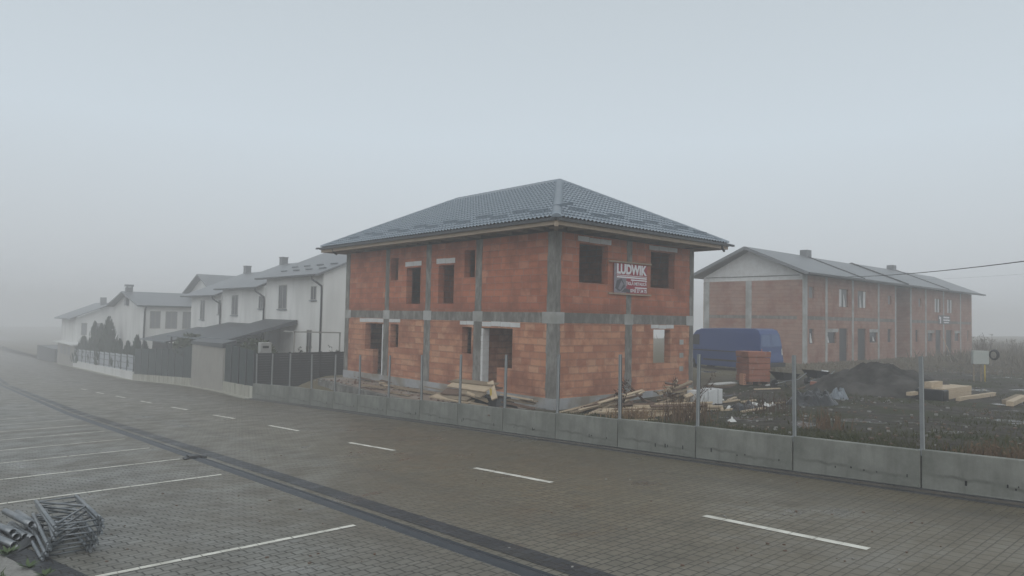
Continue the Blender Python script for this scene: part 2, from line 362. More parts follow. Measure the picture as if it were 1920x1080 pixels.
def roadsheet(fa, fb):
    prev = None
    for y in [-30+2*i for i in range(56)]+[90, 120, 160, 220, 420]:
        k = mb.add([(fa(y), y, roadz(fa(y), y)), (fb(y), y, roadz(fb(y), y))])
        if prev is not None: mb.face((prev, prev+1, k+1, k))
        prev = k
roadsheet(lambda y: dr(y)+.27, lambda y: xw(y)-.4 if y < 119 else xw(y)+9); struct(mb, 'road', 'paving')
mb = MB(); roadsheet(xe, lambda y: dr(y)); struct(mb, 'parking_area', 'paving')
struct(strip(lambda y: xe(y)-.34, lambda y: xe(y)+.002, .006, -5, 24), 'kerb_strip', 'paving_dark')
struct(strip(lambda y: xe(y)-.75, lambda y: xe(y)-.345, .03, -5, 24), 'gravel_verge', 'gravel')
struct(strip(lambda y: dr(y)+.4, lambda y: dr(y)+.74, .005, -20, 110), 'dark_paver_strip', 'paving_dark')
mb = MB(); mb.smooth = True; prev = None
prof = [(0, .004), (.015, .012), (.03, -.012), (.055, -.028), (.09, -.018), (.13, .004), (.17, .012), (.21, .0), (.235, -.028), (.25, -.01), (.262, .012), (.27, .004)]
for y in [-20+i for i in range(121)]+[110, 130, 160, 220, 300, 420]:
    k = mb.add([(dr(y)+a, y, roadz(dr(y), y)+b) for a, b in prof])
    if prev is not None:
        for j in range(len(prof)-1): mb.face((prev+j, prev+j+1, k+j+1, k+j))
    prev = k
struct(mb, 'drain_channel', 'drain')
mb = MB(); prev = None
prof = [(-.41, .002), (-.4, .012), (-.3, .012), (-.285, -.03), (-.16, -.035), (-.145, .02), (.0, .02)]
for y in [-20+i for i in range(58)]:
    k = mb.add([(xw(y)+a, y, roadz(xw(y), y)+b) for a, b in prof])
    if prev is not None:
        for j in range(len(prof)-1): mb.k = 1 if j in (2, 3, 4) else 0; mb.face((prev+j, prev+j+1, k+j+1, k+j))
    prev = k
struct(mb, 'road_gutter', ['gutter_stone', 'gutter_floor'])
struct(strip(lambda y: xw(y)-.41, lambda y: xw(y)+.0, .006, 37, 121), 'road_gutter', 'kerb_white')
def marking(name, a, b, w, seg):
    a = Vector(a); b = Vector(b); d = (b-a).normalized(); s = Vector((-d.y, d.x))*w/2; n = max(1, round((b-a).length/seg)); m_ = MB()
    for i in range(n):
        p = a.lerp(b, i/n)+d*.004; q = a.lerp(b, (i+1)/n)-d*.004
        j = Vector((rnd.uniform(-.004, .004), rnd.uniform(-.004, .004)))
        m_.poly([(c.x, c.y, roadz(c.x, c.y)+.005) for c in (p-s+j, q-s+j, q+s+j, p+s+j)])
    struct(m_, name, 'white_line')
for (a, b, c, d) in ((1320, 967, 1630, 1030), (890, 877.5, 1035, 905), (655, 830, 740, 845), (505, 798, 560, 808), (400, 778.5, 440, 785), (322, 763.5, 352, 768.5), (264, 752, 285, 756), (217, 742.5, 235, 746), (180, 735.5, 195, 738.5), (152, 729, 162, 731)):
    p, q = on_road(a, b), on_road(c, d); marking('lane_marking', p.xy, q.xy, .125, .33)
for ex, ey in ((5.25, 9.23), (5.39, 15.05), (5.45, 18.0), (5.5, 20.76), (5.54, 23.55), (5.6, 26.45), (5.66, 29.3), (5.72, 32.15), (5.78, 35)):
    marking('parking_line', (ex, ey), (.3, ey+.041*(ex-.3)), .1, .24)
# ---------------------------------------------------------------- precast wall with posts
wj = [-3.5, -1.2, .9, 2.83-.9, 4.27, 6.56, 8.8, 11.07, 13.32, 15.64, 18.03, 20.39, 22.7, 24.99, 27.26, 29.8, 32.36, 34.6, 36.98]
wj = [-2.6, -.3, 2.0, 4.27]+wj[5:]
wall = thing('retaining_wall', (13.3, 10, roadz(13.3, 10)), 'long low wall of stained grey concrete panels along the paved road', 'wall')
for i, (a, b) in enumerate(zip(wj, wj[1:])):
    za, zb = table(WTOP, a), table(WTOP, b); st = .012
    pa, pb = Vector((xw(a), a)), Vector((xw(b), b)); d = (pb-pa).normalized(); nn = Vector((d.y, -d.x))
    pa = pa+d*.014; pb = pb-d*.014
    lo, hi = [], []
    for p, z in ((pa, za-st), (pb, zb-st+.01)):
        pass
    q = [pa, pb, pb+nn*.14, pa+nn*.14]; zz = [za-st, zb+st*.3, zb+st*.3, za-st]
    m_ = MB(); base = [Vector((p.x, p.y, roadz(p.x, p.y)-.2)) for p in q]; top = [Vector((p.x, p.y, z)) for p, z in zip(q, zz)]
    m_.hexa(base, top)
    o = m_.build('wall_panel', 'panelwall', None, .008)
    org = Vector((pa.x, pa.y, roadz(pa.x, pa.y))); 
    sl = (roadz(pb.x, pb.y)-roadz(pa.x, pa.y))/(pb.y-pa.y)
    for v in o.data.vertices: v.co -= org
    o.location = org-wall.location; o.parent = wall
    if 1 < i < 16:
        m2 = MB()
        for k in range(rnd.choice((3, 4, 5)) if i < 13 else 2):
            t = rnd.uniform(.08, .92); c = pa.lerp(pb, t); h = rnd.choice((.025, .03, .05, .08)); z = roadz(c.x, c.y)+.2+rnd.uniform(-.02, .03)
            m2.obox((c.x-.002, c.y, z), (1, 0, 0), (d.x, d.y, 0), (0, 0, 1), .006, rnd.uniform(.015, .03), h)
        m2.build('drain_hole_row', 'black', wall)
post_says = ['grey steel fence post standing farthest along the panel wall towards the parked camera side', '', '']
post_labels = {
 4.27: 'steel post on the wall in front of the pale timber stack', 6.56: 'steel post on the wall between the brick pallet and the spoil heap',
 8.8: 'steel post on the wall in front of the blue van', 11.07: 'steel post on the wall in front of the middle column on the gable side',
 13.32: 'steel post on the wall right beside the corner column of the brick house', 15.64: 'steel post on the wall in front of the wide doorway with the brick stub',
 18.03: 'steel post on the wall below the narrow window beside the wide doorway', 20.39: 'steel post on the wall in line with the middle facade column',
 22.7: 'steel post on the wall in line with the small ground-floor window near the far doorway', 24.99: 'steel post on the wall beside the doorway near the far house corner',
 27.26: 'steel post on the wall just past the house, by the raised slab edge', 29.8: 'second steel post past the brick house against the dark slat fence',
 32.36: 'third steel post past the brick house against the dark slat fence', 34.6: 'fourth steel post past the brick house against the dark slat fence',
 36.7: 'last steel post of the wall where the green mesh fence begins'}
m_ = MB()
m_.box(-.004, -.025, 0, .004, .025, 1.56); m_.box(-.03, -.031, 0, .03, -.0252, 1.56); m_.box(-.03, .0252, 0, .03, .031, 1.56); m_.k = 1; m_.box(.0302, -.033, 0, .038, -.018, 1.56); m_.k = 0
m_.box(-.05, -.06, -.1, .05, .06, -.0)
first = None
for y, lab in post_labels.items():
    if first is None: o = first = m_.build('fence_post', ['steel_post', 'post_light'])
    else: o = first.copy(); COL.objects.link(o)
    o.location = (xw(y)+.085, y, table(WTOP, y)); o.rotation_euler = (R(rnd.uniform(-.7, .7)), R(rnd.uniform(-.7, .7)), R(-88))
    tag(o, lab, 'fence post', 'steel posts along the panel wall')
# ---------------------------------------------------------------- unfinished brick house by the road
X0, Y0, WX, LY = 17.23, 17.11, 8.3, 14.75
ZB, ZR0, ZR1, ZT = -2.75, -.14, .22, 3.05
house = thing('unfinished_house', (X0, Y0, -3.15), 'unfinished two storey house of bare orange clay blocks under a grey hipped tile roof', 'house')
def facade(m_, P, u0, u1, z0, z1, ops, th, inward, inner=True):
    """P(u, depth, z) -> world; outer faces, inner faces and reveals round the openings"""
    us = sorted({u0, u1, *[v for o in ops for v in o[:2]]}); zs = sorted({z0, z1, *[v for o in ops for v in o[2:]]})
    us = [u for u in us if u0 <= u <= u1]; zs = [z for z in zs if z0 <= z <= z1]
    op = lambda a, b: any(o[0] <= a < o[1] and o[2] <= b < o[3] for o in ops)
    for i in range(len(us)-1):
        for j in range(len(zs)-1):
            a, b, c, d = us[i], us[i+1], zs[j], zs[j+1]
            if op((a+b)/2, (c+d)/2): continue
            m_.quad(P(a, 0, c), P(b, 0, c), P(b, 0, d), P(a, 0, d))
            if inner: m_.quad(P(a, th, c), P(a, th, d), P(b, th, d), P(b, th, c))
            for (ua, ub, za, zb, q) in ((a, a, c, d, (a-.001, (c+d)/2)), (b, b, c, d, (b+.001, (c+d)/2)), (a, b, c, c, ((a+b)/2, c-.001)), (a, b, d, d, ((a+b)/2, d+.001))):
                if op(*q): m_.quad(P(ua, 0, za), P(ub, 0, zb), P(ub, th, zb), P(ua, th, za))
PL = lambda u, d, z: Vector((X0+d, Y0+u, z)); PR = lambda u, d, z: Vector((X0+u, Y0+d, z))
PBk = lambda u, d, z: Vector((X0+WX-d, Y0+u, z)); PF = lambda u, d, z: Vector((X0+u, Y0+LY-d, z))
opL = [(10.0, 10.62, 1.6, 2.62), (8.2, 9.3, .53, 2.13), (5.8, 6.88, .54, 2.14), (4.45, 5.13, 1.58, 2.66),
       (11.1, 12.75, -2.9, -.38), (9.84, 10.5, -1.43, -.39), (4.57, 5.18, -1.45, -.39), (2.15, 3.98, -2.9, -.39)]
opR = [(1.2, 2.77, 1.33, 2.74), (5.35, 6.95, 1.33, 2.77), (5.58, 6.72, -1.69, -.34)]
opB = [(.7, 3.2, -2.3, -.1)]
mb = MB(); TH = .3
facade(mb, PL, 0, LY, ZB-.2, ZT, opL, TH, 1); facade(mb, PR, 0, WX, ZB-.2, ZT, opR, TH, 1)
facade(mb, PBk, 0, LY, ZB-.2, ZT, opB, TH, 1); facade(mb, PF, 0, WX, ZB-.2, ZT, [], TH, 1)
mb.box(X0+TH, Y0+7.3, ZB, X0+WX-TH, Y0+7.6, ZT)                     # party wall and cross walls
mb.box(X0+4.3, Y0+TH+3.2, ZB, X0+4.5, Y0+7.28, ZT); mb.box(X0+4.3, Y0+7.62, ZB, X0+4.5, Y0+LY-TH, ZT)
mb.box(X0+TH, Y0+4.2, ZB, X0+4.28, Y0+4.4, ZT); mb.box(X0+3.9, Y0+TH, .3, X0+4.05, Y0+4.18, ZT)
body = mb.build('wall', 'block', house)
m_ = MB(); m_.box(X0+.02, Y0+.02, ZB-.45, X0+WX-.02, Y0+LY-.02, ZB-.12); m_.box(X0+TH, Y0+TH, -.12, X0+WX-TH, Y0+LY-TH, .2); m_.build('floor_slab', 'concrete', house)
m_ = MB(); m_.box(X0+TH, Y0+TH, ZT-.06, X0+WX-TH, Y0+LY-TH, ZT+.02); m_.build('attic_floor', 'dark_wood', house)
# plinth, split at the door openings is not needed: doors start above it
m_ = MB(); m_.box(X0-.03, Y0-.03, -3.6, X0+WX+.03, Y0+LY+.03, ZB); m_.build('plinth', 'plinth', house, .01)
# ring beam: four sides, then columns proud of it
m_ = MB(); e = .008
for a, b in ((.45, 3.93), (4.47, 7.35), (7.87, 10.63), (11.12, LY-.45)): m_.box(X0-e, Y0+a, ZR0+rnd.uniform(-.01, .01), X0+.05, Y0+b, ZR1+rnd.uniform(-.015, .01))
for a, b in ((.45, 3.78), (4.27, WX-.4)): m_.box(X0+a, Y0-e, ZR0, X0+b, Y0+.05, ZR1+.01)
m_.box(X0+WX-.05, Y0+.45, ZR0, X0+WX+e, Y0+LY-.45, ZR1)
m_.build('ring_beam', 'concrete', house)
def rough_col(pts_fn, u0, u1, z0, z1, e):
    m_ = MB(); n = 14
    for k in range(n):
        a, b = lerp(z0, z1, k/n), lerp(z0, z1, (k+1)/n); d0, d1 = rnd.uniform(-.018, .018), rnd.uniform(-.018, .018)
        q = [pts_fn(u0+d0, -e, a), pts_fn(u1+d1, -e, a), pts_fn(u1+d1, .05, a), pts_fn(u0+d0, .05, a)]
        w = [pts_fn(u0+d0, -e, b), pts_fn(u1+d1, -e, b), pts_fn(u1+d1, .05, b), pts_fn(u0+d0, .05, b)]
        m_.hexa(q, w)
    return m_
for (fn, us) in ((PL, ((3.96, 4.44), (7.38, 7.84), (10.66, 11.09))), (PR, ((3.82, 4.22),))):
    for u0, u1 in us:
        rough_col(fn, u0, u1, ZB+.003, ZR0-.02, .014).build('column', 'concrete', house)
        m_ = rough_col(fn, u0+.04, u1-.06, ZR1+.02, ZT, .012); m_.build('column', 'concrete', house)
        m_ = MB(); m_.hexa([fn(u0-.06, -.018, ZR0-.02), fn(u1+.06, -.018, ZR0-.02), fn(u1+.06, .05, ZR0-.02), fn(u0-.06, .05, ZR0-.02)], [fn(u0-.06, -.018, ZR1+.02), fn(u1+.06, -.018, ZR1+.02), fn(u1+.06, .05, ZR1+.02), fn(u0-.06, .05, ZR1+.02)])
        m_.build('column_head', 'concrete_light', house)
for (cx, cy, sx, sy) in ((X0, Y0, 1, 1), (X0, Y0+LY, 1, -1), (X0+WX, Y0, -1, 1)):
    for z0, z1, w, mm in ((ZB+.002, ZR0-.02, .38, 'concrete'), (ZR0-.02, ZR1+.02, .58, 'concrete_light'), (ZR1+.02, ZT, .37, 'concrete')):
        m_ = MB(); n = 10 if w < .5 else 1; ee = .014 if w < .5 else .02
        for k in range(n):
            a, b = lerp(z0, z1, k/n), lerp(z0, z1, (k+1)/n); p, q = (w+rnd.uniform(-.02, .02) for _ in (0, 1))
            xa, xb = sorted((cx-sx*ee, cx+sx*(p-.1))); ya, yb = sorted((cy-sy*ee, cy+sy*q)); m_.box(xa, ya, a, xb, yb, b)
        m_.build('column' if w < .5 else 'column_head', mm, house)
def lintel(fn, u0, u1, z0, z1, n):
    m_ = MB()
    for k in range(n):
        a, b = lerp(u0, u1, k/n)+.012, lerp(u0, u1, (k+1)/n)-.012; dz = rnd.uniform(-.012, .012)
        m_.hexa([fn(a, -.022, z0+dz), fn(b, -.022, z0+dz), fn(b, .05, z0+dz), fn(a, .05, z0+dz)], [fn(a, -.022, z1+dz), fn(b, -.022, z1+dz), fn(b, .05, z1+dz), fn(a, .05, z1+dz)])
    m_.build('lintel', 'aac', house)
lintel(PL, 8.13, 9.4, 2.2, 2.4, 2); lintel(PL, 5.72, 7.03, 2.2, 2.41, 2)
lintel(PL, 11.12, 13.28, -.33, -.155, 4); lintel(PL, 9.7, 10.62, -.3, -.155, 2); lintel(PL, 4.42, 5.32, -.3, -.155, 2); lintel(PL, 1.73, 3.92, -.33, -.155, 4)
lintel(PR, 1.1, 2.93, 2.8, 2.98, 3); lintel(PR, 5.23, 7.12, 2.83, 3.0, 3); lintel(PR, 5.4, 6.92, -.3, -.155, 3)
m_ = MB()
for k in range(9): m_.box(X0-.01, Y0+3.84, ZB+k*.26, X0+TH, Y0+3.972, ZB+k*.26+.252)
m_.build('door_jamb', 'aac', house)
m_ = MB(); m_.box(X0-.012, Y0+11.1, ZB, X0+TH, Y0+11.2, -.42); m_.build('door_jamb', 'aac', house)
m_ = MB(); m_.box(X0-.014, Y0+2.14, ZB-.02, X0+.26, Y0+2.98, -1.87); m_.build('door_stub', 'block', house)
m_ = MB(); m_.box(X0-.02, Y0+11.95, ZB-.02, X0+.26, Y0+12.74, -1.62); m_.build('door_stub', 'block', house)
for z in (-.95, -1.5, -2.05): m_ = MB(); m_.box(X0+7.35, Y0-.012, z, X0+7.62, Y0+.03, z+.2); m_.build('mortar_patch', 'concrete_light', house)
# hip roof with real tile waves
OV = 1.02; EZ = 3.3; RZ = 5.93
eA, eB, eC, eD = (X0-OV, Y0-OV), (X0-OV, Y0+LY+OV-.2), (X0+WX+OV, Y0+LY+OV-.2), (X0+WX+OV, Y0-OV)
rA, rB = (21.52, 21.2), (21.52, 28.55)
roof = None
def tile_slope(m_, e0, e1, t0, t1):
    """eave e0->e1, upper edge t0->t1"""
    e0, e1 = Vector((*e0, EZ)), Vector((*e1, EZ)); t0, t1 = Vector((*t0, RZ)), Vector((*t1, RZ))
    d = (e1-e0); Lu = d.length; d.normalize(); up = (t0-e0); up = up-d*up.dot(d); S = up.length; up.normalize(); nn = d.cross(up)
    if nn.z < 0: nn = -nn
    a0, a1 = (t0-e0).dot(d), (t1-e0).dot(d)
    step, wv = .35, .2; nS = int(S/step)
    rows = []
    for k in range(nS+1):
        s0, s1 = k*step, min(S, (k+1)*step)
        for s, h in ((s0, .06), (s0+.5*(s1-s0), .028), (s1-.002, .0)): rows.append((min(s, S), h))
    nU = int(Lu/wv*6); prev = None; m_.smooth = False
    for s, h in rows:
        lo, hi = a0*s/S, lerp(Lu, a1, s/S); cur = m_.add([e0+d*min(max(Lu*i/nU, lo), hi)+up*s+nn*(h+.06*abs(math.sin(math.pi*min(max(Lu*i/nU, lo), hi)/wv))**1.3) for i in range(nU+1)])
        if prev is not None:
            for i in range(nU):
                q = (prev+i, prev+i+1, cur+i+1, cur+i)
                if (m_.v[q[1]]-m_.v[q[0]]).length+(m_.v[q[2]]-m_.v[q[3]]).length > 1e-4: m_.face(q)
        prev = cur
    m_.smooth = False
    return e0, d, up, nn, S
mb = MB()
sl1 = tile_slope(mb, eB, eA, rB, rA); sl2 = tile_slope(mb, eA, eD, rA, rA)
z3 = lambda p, z: Vector((*p, z))
mb.quad(z3(eD, EZ), z3(eC, EZ), z3(rB, RZ), z3(rA, RZ)); mb.poly([z3(eC, EZ), z3(eB, EZ), z3(rB, RZ)])
roof = mb.build('roof', 'tile', house)
def ridge_cap(a, b, r, n=8):
    m_ = MB(); m_.smooth = True; a, b = Vector(a), Vector(b); d = (b-a).normalized(); s = d.cross(Vector((0, 0, 1))).normalized(); u = s.cross(d); prev = None; N = max(2, int((b-a).length/.4))
    for i in range(N+1):
        for rr in ((r, r*1.06) if 0 < i < N else (r,)):
            c = a.lerp(b, i/N); k = m_.add([c+s*math.cos(t)*rr+u*(math.sin(t)*rr*.75-.02) for t in [math.pi*j/n for j in range(n+1)]])
            if prev is not None:
                for j in range(n): m_.face((prev+j, prev+j+1, k+j+1, k+j))
            else: m_.poly([m_.v[k+j] for j in range(n+1)])
            prev = k
    return m_
for a, b in ((z3(eA, EZ+.05), z3(rA, RZ+.03)), (z3(rA, RZ+.03), z3(rB, RZ+.03)), (z3(rB, RZ+.03), z3(eB, EZ+.05)), (z3(rA, RZ+.03), z3(eD, EZ+.05))):
    ridge_cap(a, b, .17).build('ridge_cap', 'tile', roof)
def guard(e0, d, up, nn, S, u, s):
    m_ = MB(); p = e0+d*u+up*s+nn*.09
    m_.smooth = False
    q = [p, p+nn*.09, p+nn*.075+up*.05, p+up*.07]
    r_ = [v+d*.92 for v in q]; m_.hexa(q, r_); m_.build('snow_guard', 'tile', roof)
for k in range(7):
    guard(*sl1, 1.75+k*2.15, .75); guard(*sl1, 2.62+k*2.15, 1.1)
for k in range(4):
    guard(*sl2, 1.55+k*2.1, 1.1); guard(*sl2, 2.42+k*2.1, .75)
for p, q in ((eA, eB), (eA, eD), (eD, eC), (eB, eC)):
    P, Q = z3(p, EZ-.03), z3(q, EZ-.03); d = (Q-P).normalized(); out = Vector((d.y, -d.x, 0)); c = Vector((X0+WX/2, Y0+LY/2, EZ))
    if out.dot((P+Q)/2-c) < 0: out = -out
    m_ = MB(); m_.bar(P+out*.05-d*.05*0, Q+out*.05, .11, .1); m_.build('rain_gutter', 'gutter', roof)
    m_ = MB(); n = 4 if (P-Q).length > 12 else 3
    for i in range(n):
        a, b = P.lerp(Q, i/n), P.lerp(Q, (i+1)/n); o_ = -out*(.02+.012*(i % 2))-Vector((0, 0, .11+.008*(i % 2))); m_.bar(a+o_, b+o_, .035, .15)
    m_.build('fascia_board', 'wood_eave', roof)
for p, q in ((eA, eB), (eA, eD)):
    P, Q = z3(p, EZ-.1), z3(q, EZ-.1); L_ = (Q-P).length; d = (Q-P)/L_; inn = Vector((1, 0, 0)) if abs(d.y) > .5 else Vector((0, 1, 0)); k = .95
    while k < L_-.6:
        a = P+d*k+inn*.05; m_ = MB(); m_.bar(a, a+inn*1.2+Vector((0, 0, .0)), .1, .13); m_.build('rafter', 'wood_eave', roof); k += .9
m_ = MB(); m_.bar(z3(eA, EZ-.17)+Vector((.02, .02, 0)), z3((X0+.3, Y0+.3), EZ-.12), .13, .2)
m_.build('rafter', 'wood_eave', roof)
m_ = MB(); m_.quad(z3(eA, EZ-.02), z3(eB, EZ-.02), z3(eC, EZ-.02), z3(eD, EZ-.02)); m_.build('roof_boarding', 'dark_wood', roof)
m_ = MB(); m_.tube([(eD[0]-.5, eD[1]+.0, EZ-.1), (eD[0]-.45, eD[1]-.02, EZ-.22), (eD[0]-.3, eD[1]+.0, EZ-.3)], .05); m_.build('downpipe_stub', 'gutter', roof)
m_ = MB(); m_.tube([(eB[0]+.02, eB[1]-1.2, EZ-.1), (eB[0]+.06, eB[1]-1.2, EZ-.25), (eB[0]+.25, eB[1]-1.2, EZ-.36)], .05); m_.build('downpipe_stub', 'gutter', roof)
m_ = MB(); m_.bar((eD[0]+.02, eD[1]-.05, EZ-.02), (eD[0]+.35, eD[1]-.05, EZ-.03), .1, .08); m_.build('rain_gutter', 'gutter', roof)
m_ = MB(); m_.bar((eB[0]-.05, eB[1]+.1, EZ-.0), (eB[0]-.05, eB[1]+.4, EZ-.0), .1, .08); m_.bar((eB[0]+.25, eB[1]+.2, EZ+.08), (eB[0]+.9, eB[1]+.2, EZ+.2), .08, .1); m_.build('rain_gutter', 'gutter', roof)
# banner on the gable
ban = thing('advertising_banner', (X0+4.05, Y0-.06, .98), 'red and grey roof tile banner with big white lettering, nailed between two upstairs openings', 'banner')
def bq(m_, u0, u1, z0, z1, y): m_.quad((X0+u0, y, z0), (X0+u1, y, z0), (X0+u1, y, z1), (X0+u0, y, z1))
m_ = MB(); m_.box(X0+3.05, Y0-.055, 1.03, X0+5.05, Y0-.045, 2.15); m_.build('sheet', 'ban_red', ban)
m_ = MB(); bq(m_, 3.06, 3.78, 1.04, 1.6, Y0-.058); bq(m_, 3.06, 3.2, 1.6, 2.14, Y0-.058); m_.k = 1
m_.poly([(X0+u, Y0-.061, z) for u, z in ((3.12, 1.2), (3.4, 1.08), (3.72, 1.3), (3.5, 1.58), (3.22, 1.5))]); m_.poly([(X0+u, Y0-.061, z) for u, z in ((3.5, 1.08), (4.02, 1.05), (4.0, 1.18), (3.7, 1.22))]); m_.k = 0
m_.poly([(X0+u, Y0-.064, z) for u, z in ((3.3, 1.2), (3.42, 1.14), (3.62, 1.36), (3.48, 1.5))]); m_.build('tile_picture', ['ban_grey', 'ban_dark'], ban)
m_ = MB(); bq(m_, 3.22, 5.03, 1.61, 1.665, Y0-.058); bq(m_, 3.22, 5.03, 1.69, 1.715, Y0-.058); bq(m_, 4.05, 5.04, 1.53, 1.575, Y0-.058); bq(m_, 4.3, 5.04, 1.24, 1.285, Y0-.058); m_.build('stripe', 'ban_white', ban)
def text(s, parent, loc, width, height, m, rot=(R(90), 0, 0), off=.0):
    c = bpy.data.curves.new('lettering', 'FONT'); c.body = s; c.size = 1; c.offset = off; c.extrude = .004
    o = bpy.data.objects.new('lettering', c); COL.objects.link(o)
    me = bpy.data.meshes.new_from_object(o.evaluated_get(bpy.context.evaluated_depsgraph_get())); bpy.data.objects.remove(o)
    xs = [v.co.x for v in me.vertices]; zs = [v.co.y for v in me.vertices]; sx = width/(max(xs)-min(xs)); sz = height/(max(zs)-min(zs)); mx, mz = min(xs), min(zs)
    for v in me.vertices: v.co = ((v.co.x-mx)*sx, (v.co.y-mz)*sz, v.co.z)
    me.materials.clear(); me.materials.append(MT[m]); q = bpy.data.objects.new('lettering', me); COL.objects.link(q); q.rotation_euler = rot
    if parent is not None: q.parent = parent; q.location = Vector(loc)-Vector(parent['org'])
    return q
text('LUDWIK', ban, (X0+3.22, Y0-.06, 1.75), 1.8, .39, 'ban_white', off=.045)
text('ȚIGLĂ METALICĂ', ban, (X0+3.76, Y0-.06, 1.315), 1.27, .2, 'ban_white', off=.02)
text('0743 27 34 75', ban, (X0+4.02, Y0-.066, 1.075), 1.0, .135, 'ban_white', off=.02)
for za, zb in ((2.2, 2.22), (1.0, 1.0)):
    m_ = MB(); m_.bar((X0+2.73, Y0-.07, za), (X0+5.31, Y0-.07, zb), .035, .06); m_.build('batten', 'wood_eave', ban)
# raised slab by the house
m_ = MB(); q = [(14.62, 31.6), (17.18, 31.9), (17.18, 17.3), (15.1, 20.2), (14.4, 23.2), (14.95, 29)]
q = [(17.18, 17.4), (17.18, 31.75), (15.65, 31.45), (14.55, 23.6), (14.3, 20.8), (15.4, 18.4)]
m_.hexa([(a, b, -4.2) for a, b in q], [(a, b, -3.1-.0*b) for a, b in q])
m_.k = 1; m_.poly([(a, b, -3.096) for a, b in [(17.1, 17.6), (17.1, 31.5), (15.85, 31.2), (14.78, 23.6), (14.6, 20.9), (15.5, 18.7)]])
struct(m_, 'raised_slab', ['concrete', 'terrace'])
# ---------------------------------------------------------------- white stepped houses down the road
def wall_box(m_, x0, y0, z0, x1, y1, z1): m_.box(x0, y0, z0, x1, y1, z1)
def window(parent, P, u0, u1, z0, z1, sill=True, glass='window_dark'):
    m_ = MB(); t = .06
    def slab(a, b, c, d, e0, e1): m_.hexa([P(a, e0, c), P(b, e0, c), P(b, e1, c), P(a, e1, c)], [P(a, e0, d), P(b, e0, d), P(b, e1, d), P(a, e1, d)])
    slab(u0, u0+t, z0, z1, -.03, .1); slab(u1-t, u1, z0, z1, -.03, .1); slab(u0+t, u1-t, z1-t, z1, -.03, .1); slab(u0+t, u1-t, z0, z0+t, -.03, .1)
    if u1-u0 > .8: slab((u0+u1)/2-.03, (u0+u1)/2+.03, z0+t, z1-t, -.02, .1)
    w = m_.build('window', 'window_frame', parent)
    m_ = MB(); m_.quad(P(u0+t, -.008, z0+t), P(u1-t, -.008, z0+t), P(u1-t, -.008, z1-t), P(u0+t, -.008, z1-t)); m_.build('pane', glass, w)
    if sill:
        m_ = MB(); m_.hexa([P(u0-.08, -.12, z0-.07), P(u1+.08, -.12, z0-.07), P(u1+.08, .05, z0-.07), P(u0-.08, .05, z0-.07)], [P(u0-.08, -.12, z0-.005), P(u1+.08, -.12, z0-.005), P(u1+.08, .05, z0-.005), P(u0-.08, .05, z0-.005)]); m_.build('sill', 'trim', w)
def row_house(y0, y1, ze, zg, wins, label, near, far, chimney=None, guards=False):
    KK = 1.15; fx, dep, pit = 23.0, 11.0, .43; rx = fx+dep/2; ov = .7; y0, y1, ze, near, far = [q*KK for q in (y0, y1, ze, near, far)]; wins = [tuple(q*KK for q in w_) for w_ in wins]; chimney = tuple(q*KK for q in chimney) if chimney else None; e0 = fx-ov; zr = ze+pit*(rx-e0); h = thing('row_house', (fx, y0, zg), label, 'house', 'white stepped row houses')
    m_ = MB(); zw = ze+.12
    m_.hexa([(fx, y0, zg-1), (fx+dep, y0, zg-1), (fx+dep, y1, zg-1), (fx, y1, zg-1)], [(fx, y0, zw), (fx+dep, y0, zw), (fx+dep, y1, zw), (fx, y1, zw)])
    for y in (y0+.003, y1-.003): m_.poly([(fx, y, zw), (fx+dep, y, zw), (rx, y, zr-.12)])
    m_.build('wall', 'render_white', h)
    ya, yb = near, far; m_ = MB(); t = .14
    for s in (-1, 1):
        xe_ = rx+s*(rx-e0)
        m_.hexa([(xe_, ya, ze-t), (rx, ya, zr-t), (rx, yb, zr-t), (xe_, yb, ze-t)], [(xe_, ya, ze), (rx, ya, zr), (rx, yb, zr), (xe_, yb, ze)])
    r = m_.build('roof', 'tile_far', h)
    m_ = MB(); m_.bar((e0-.06, ya, ze-.05), (e0-.06, yb, ze-.05), .12, .11); m_.build('rain_gutter', 'gutter', r)
    m_ = MB(); m_.tube([(e0-.06, y0+.35, ze-.1), (e0+.0, y0+.32, ze-.35), (fx-.1, y0+.1, ze-.8), (fx-.09, y0+.08, ze-1.1), (fx-.09, y0+.08, zg)], .07); m_.build('downpipe', 'gutter', h)
    if chimney:
        c, zc = chimney; m_ = MB(); m_.box(rx-.3, c-.3, zr-.7, rx+.3, c+.3, zc-.12); m_.box(rx-.35, c-.35, zc-.12, rx+.35, c+.35, zc-.05); m_.build('chimney', 'tile_far', r)
    if guards:
        for k in range(4):
            for j in (0, 1):
                x = e0+1.2+.9*j; y = ya+1+k*2.2; z = ze+pit*(x-e0)+.05; m_ = MB(); m_.bar((x, y, z), (x, y+1, z), .09, .08); m_.build('snow_guard', 'trim', r)
    for (a, b, c, d) in wins: window(h, lambda u, dd, z: Vector((fx+dd, u, z)), a, b, c, d)
    return h
hA = row_house(39.85, 48.5, 2.42, -4.5, [(45.05, 46.35, .28, 1.92), (40.75, 41.5, .86, 1.75), (41.2, 41.9, -2.6, -1.0)], 'white row house with dark downpipe, right behind the slat fence', 39.6, 48.9, None, True)
hB = row_house(48.6, 57.1, 1.82, -5.0, [(53.7, 55.0, -.22, 1.33), (48.95, 49.75, .3, 1.22)], 'middle white row house, one step lower, with a square chimney on its roof', 48.95, 57.15, (57.6-.9, 4.75))
hC = row_house(57.2, 64.6, 1.34, -5.5, [(61.1, 62.2, -.66, .97), (57.3, 57.95, -.2, .96)], 'lowest of the white stepped row houses, farthest down the slope', 57.3, 65.5, (64.6, 4.35))
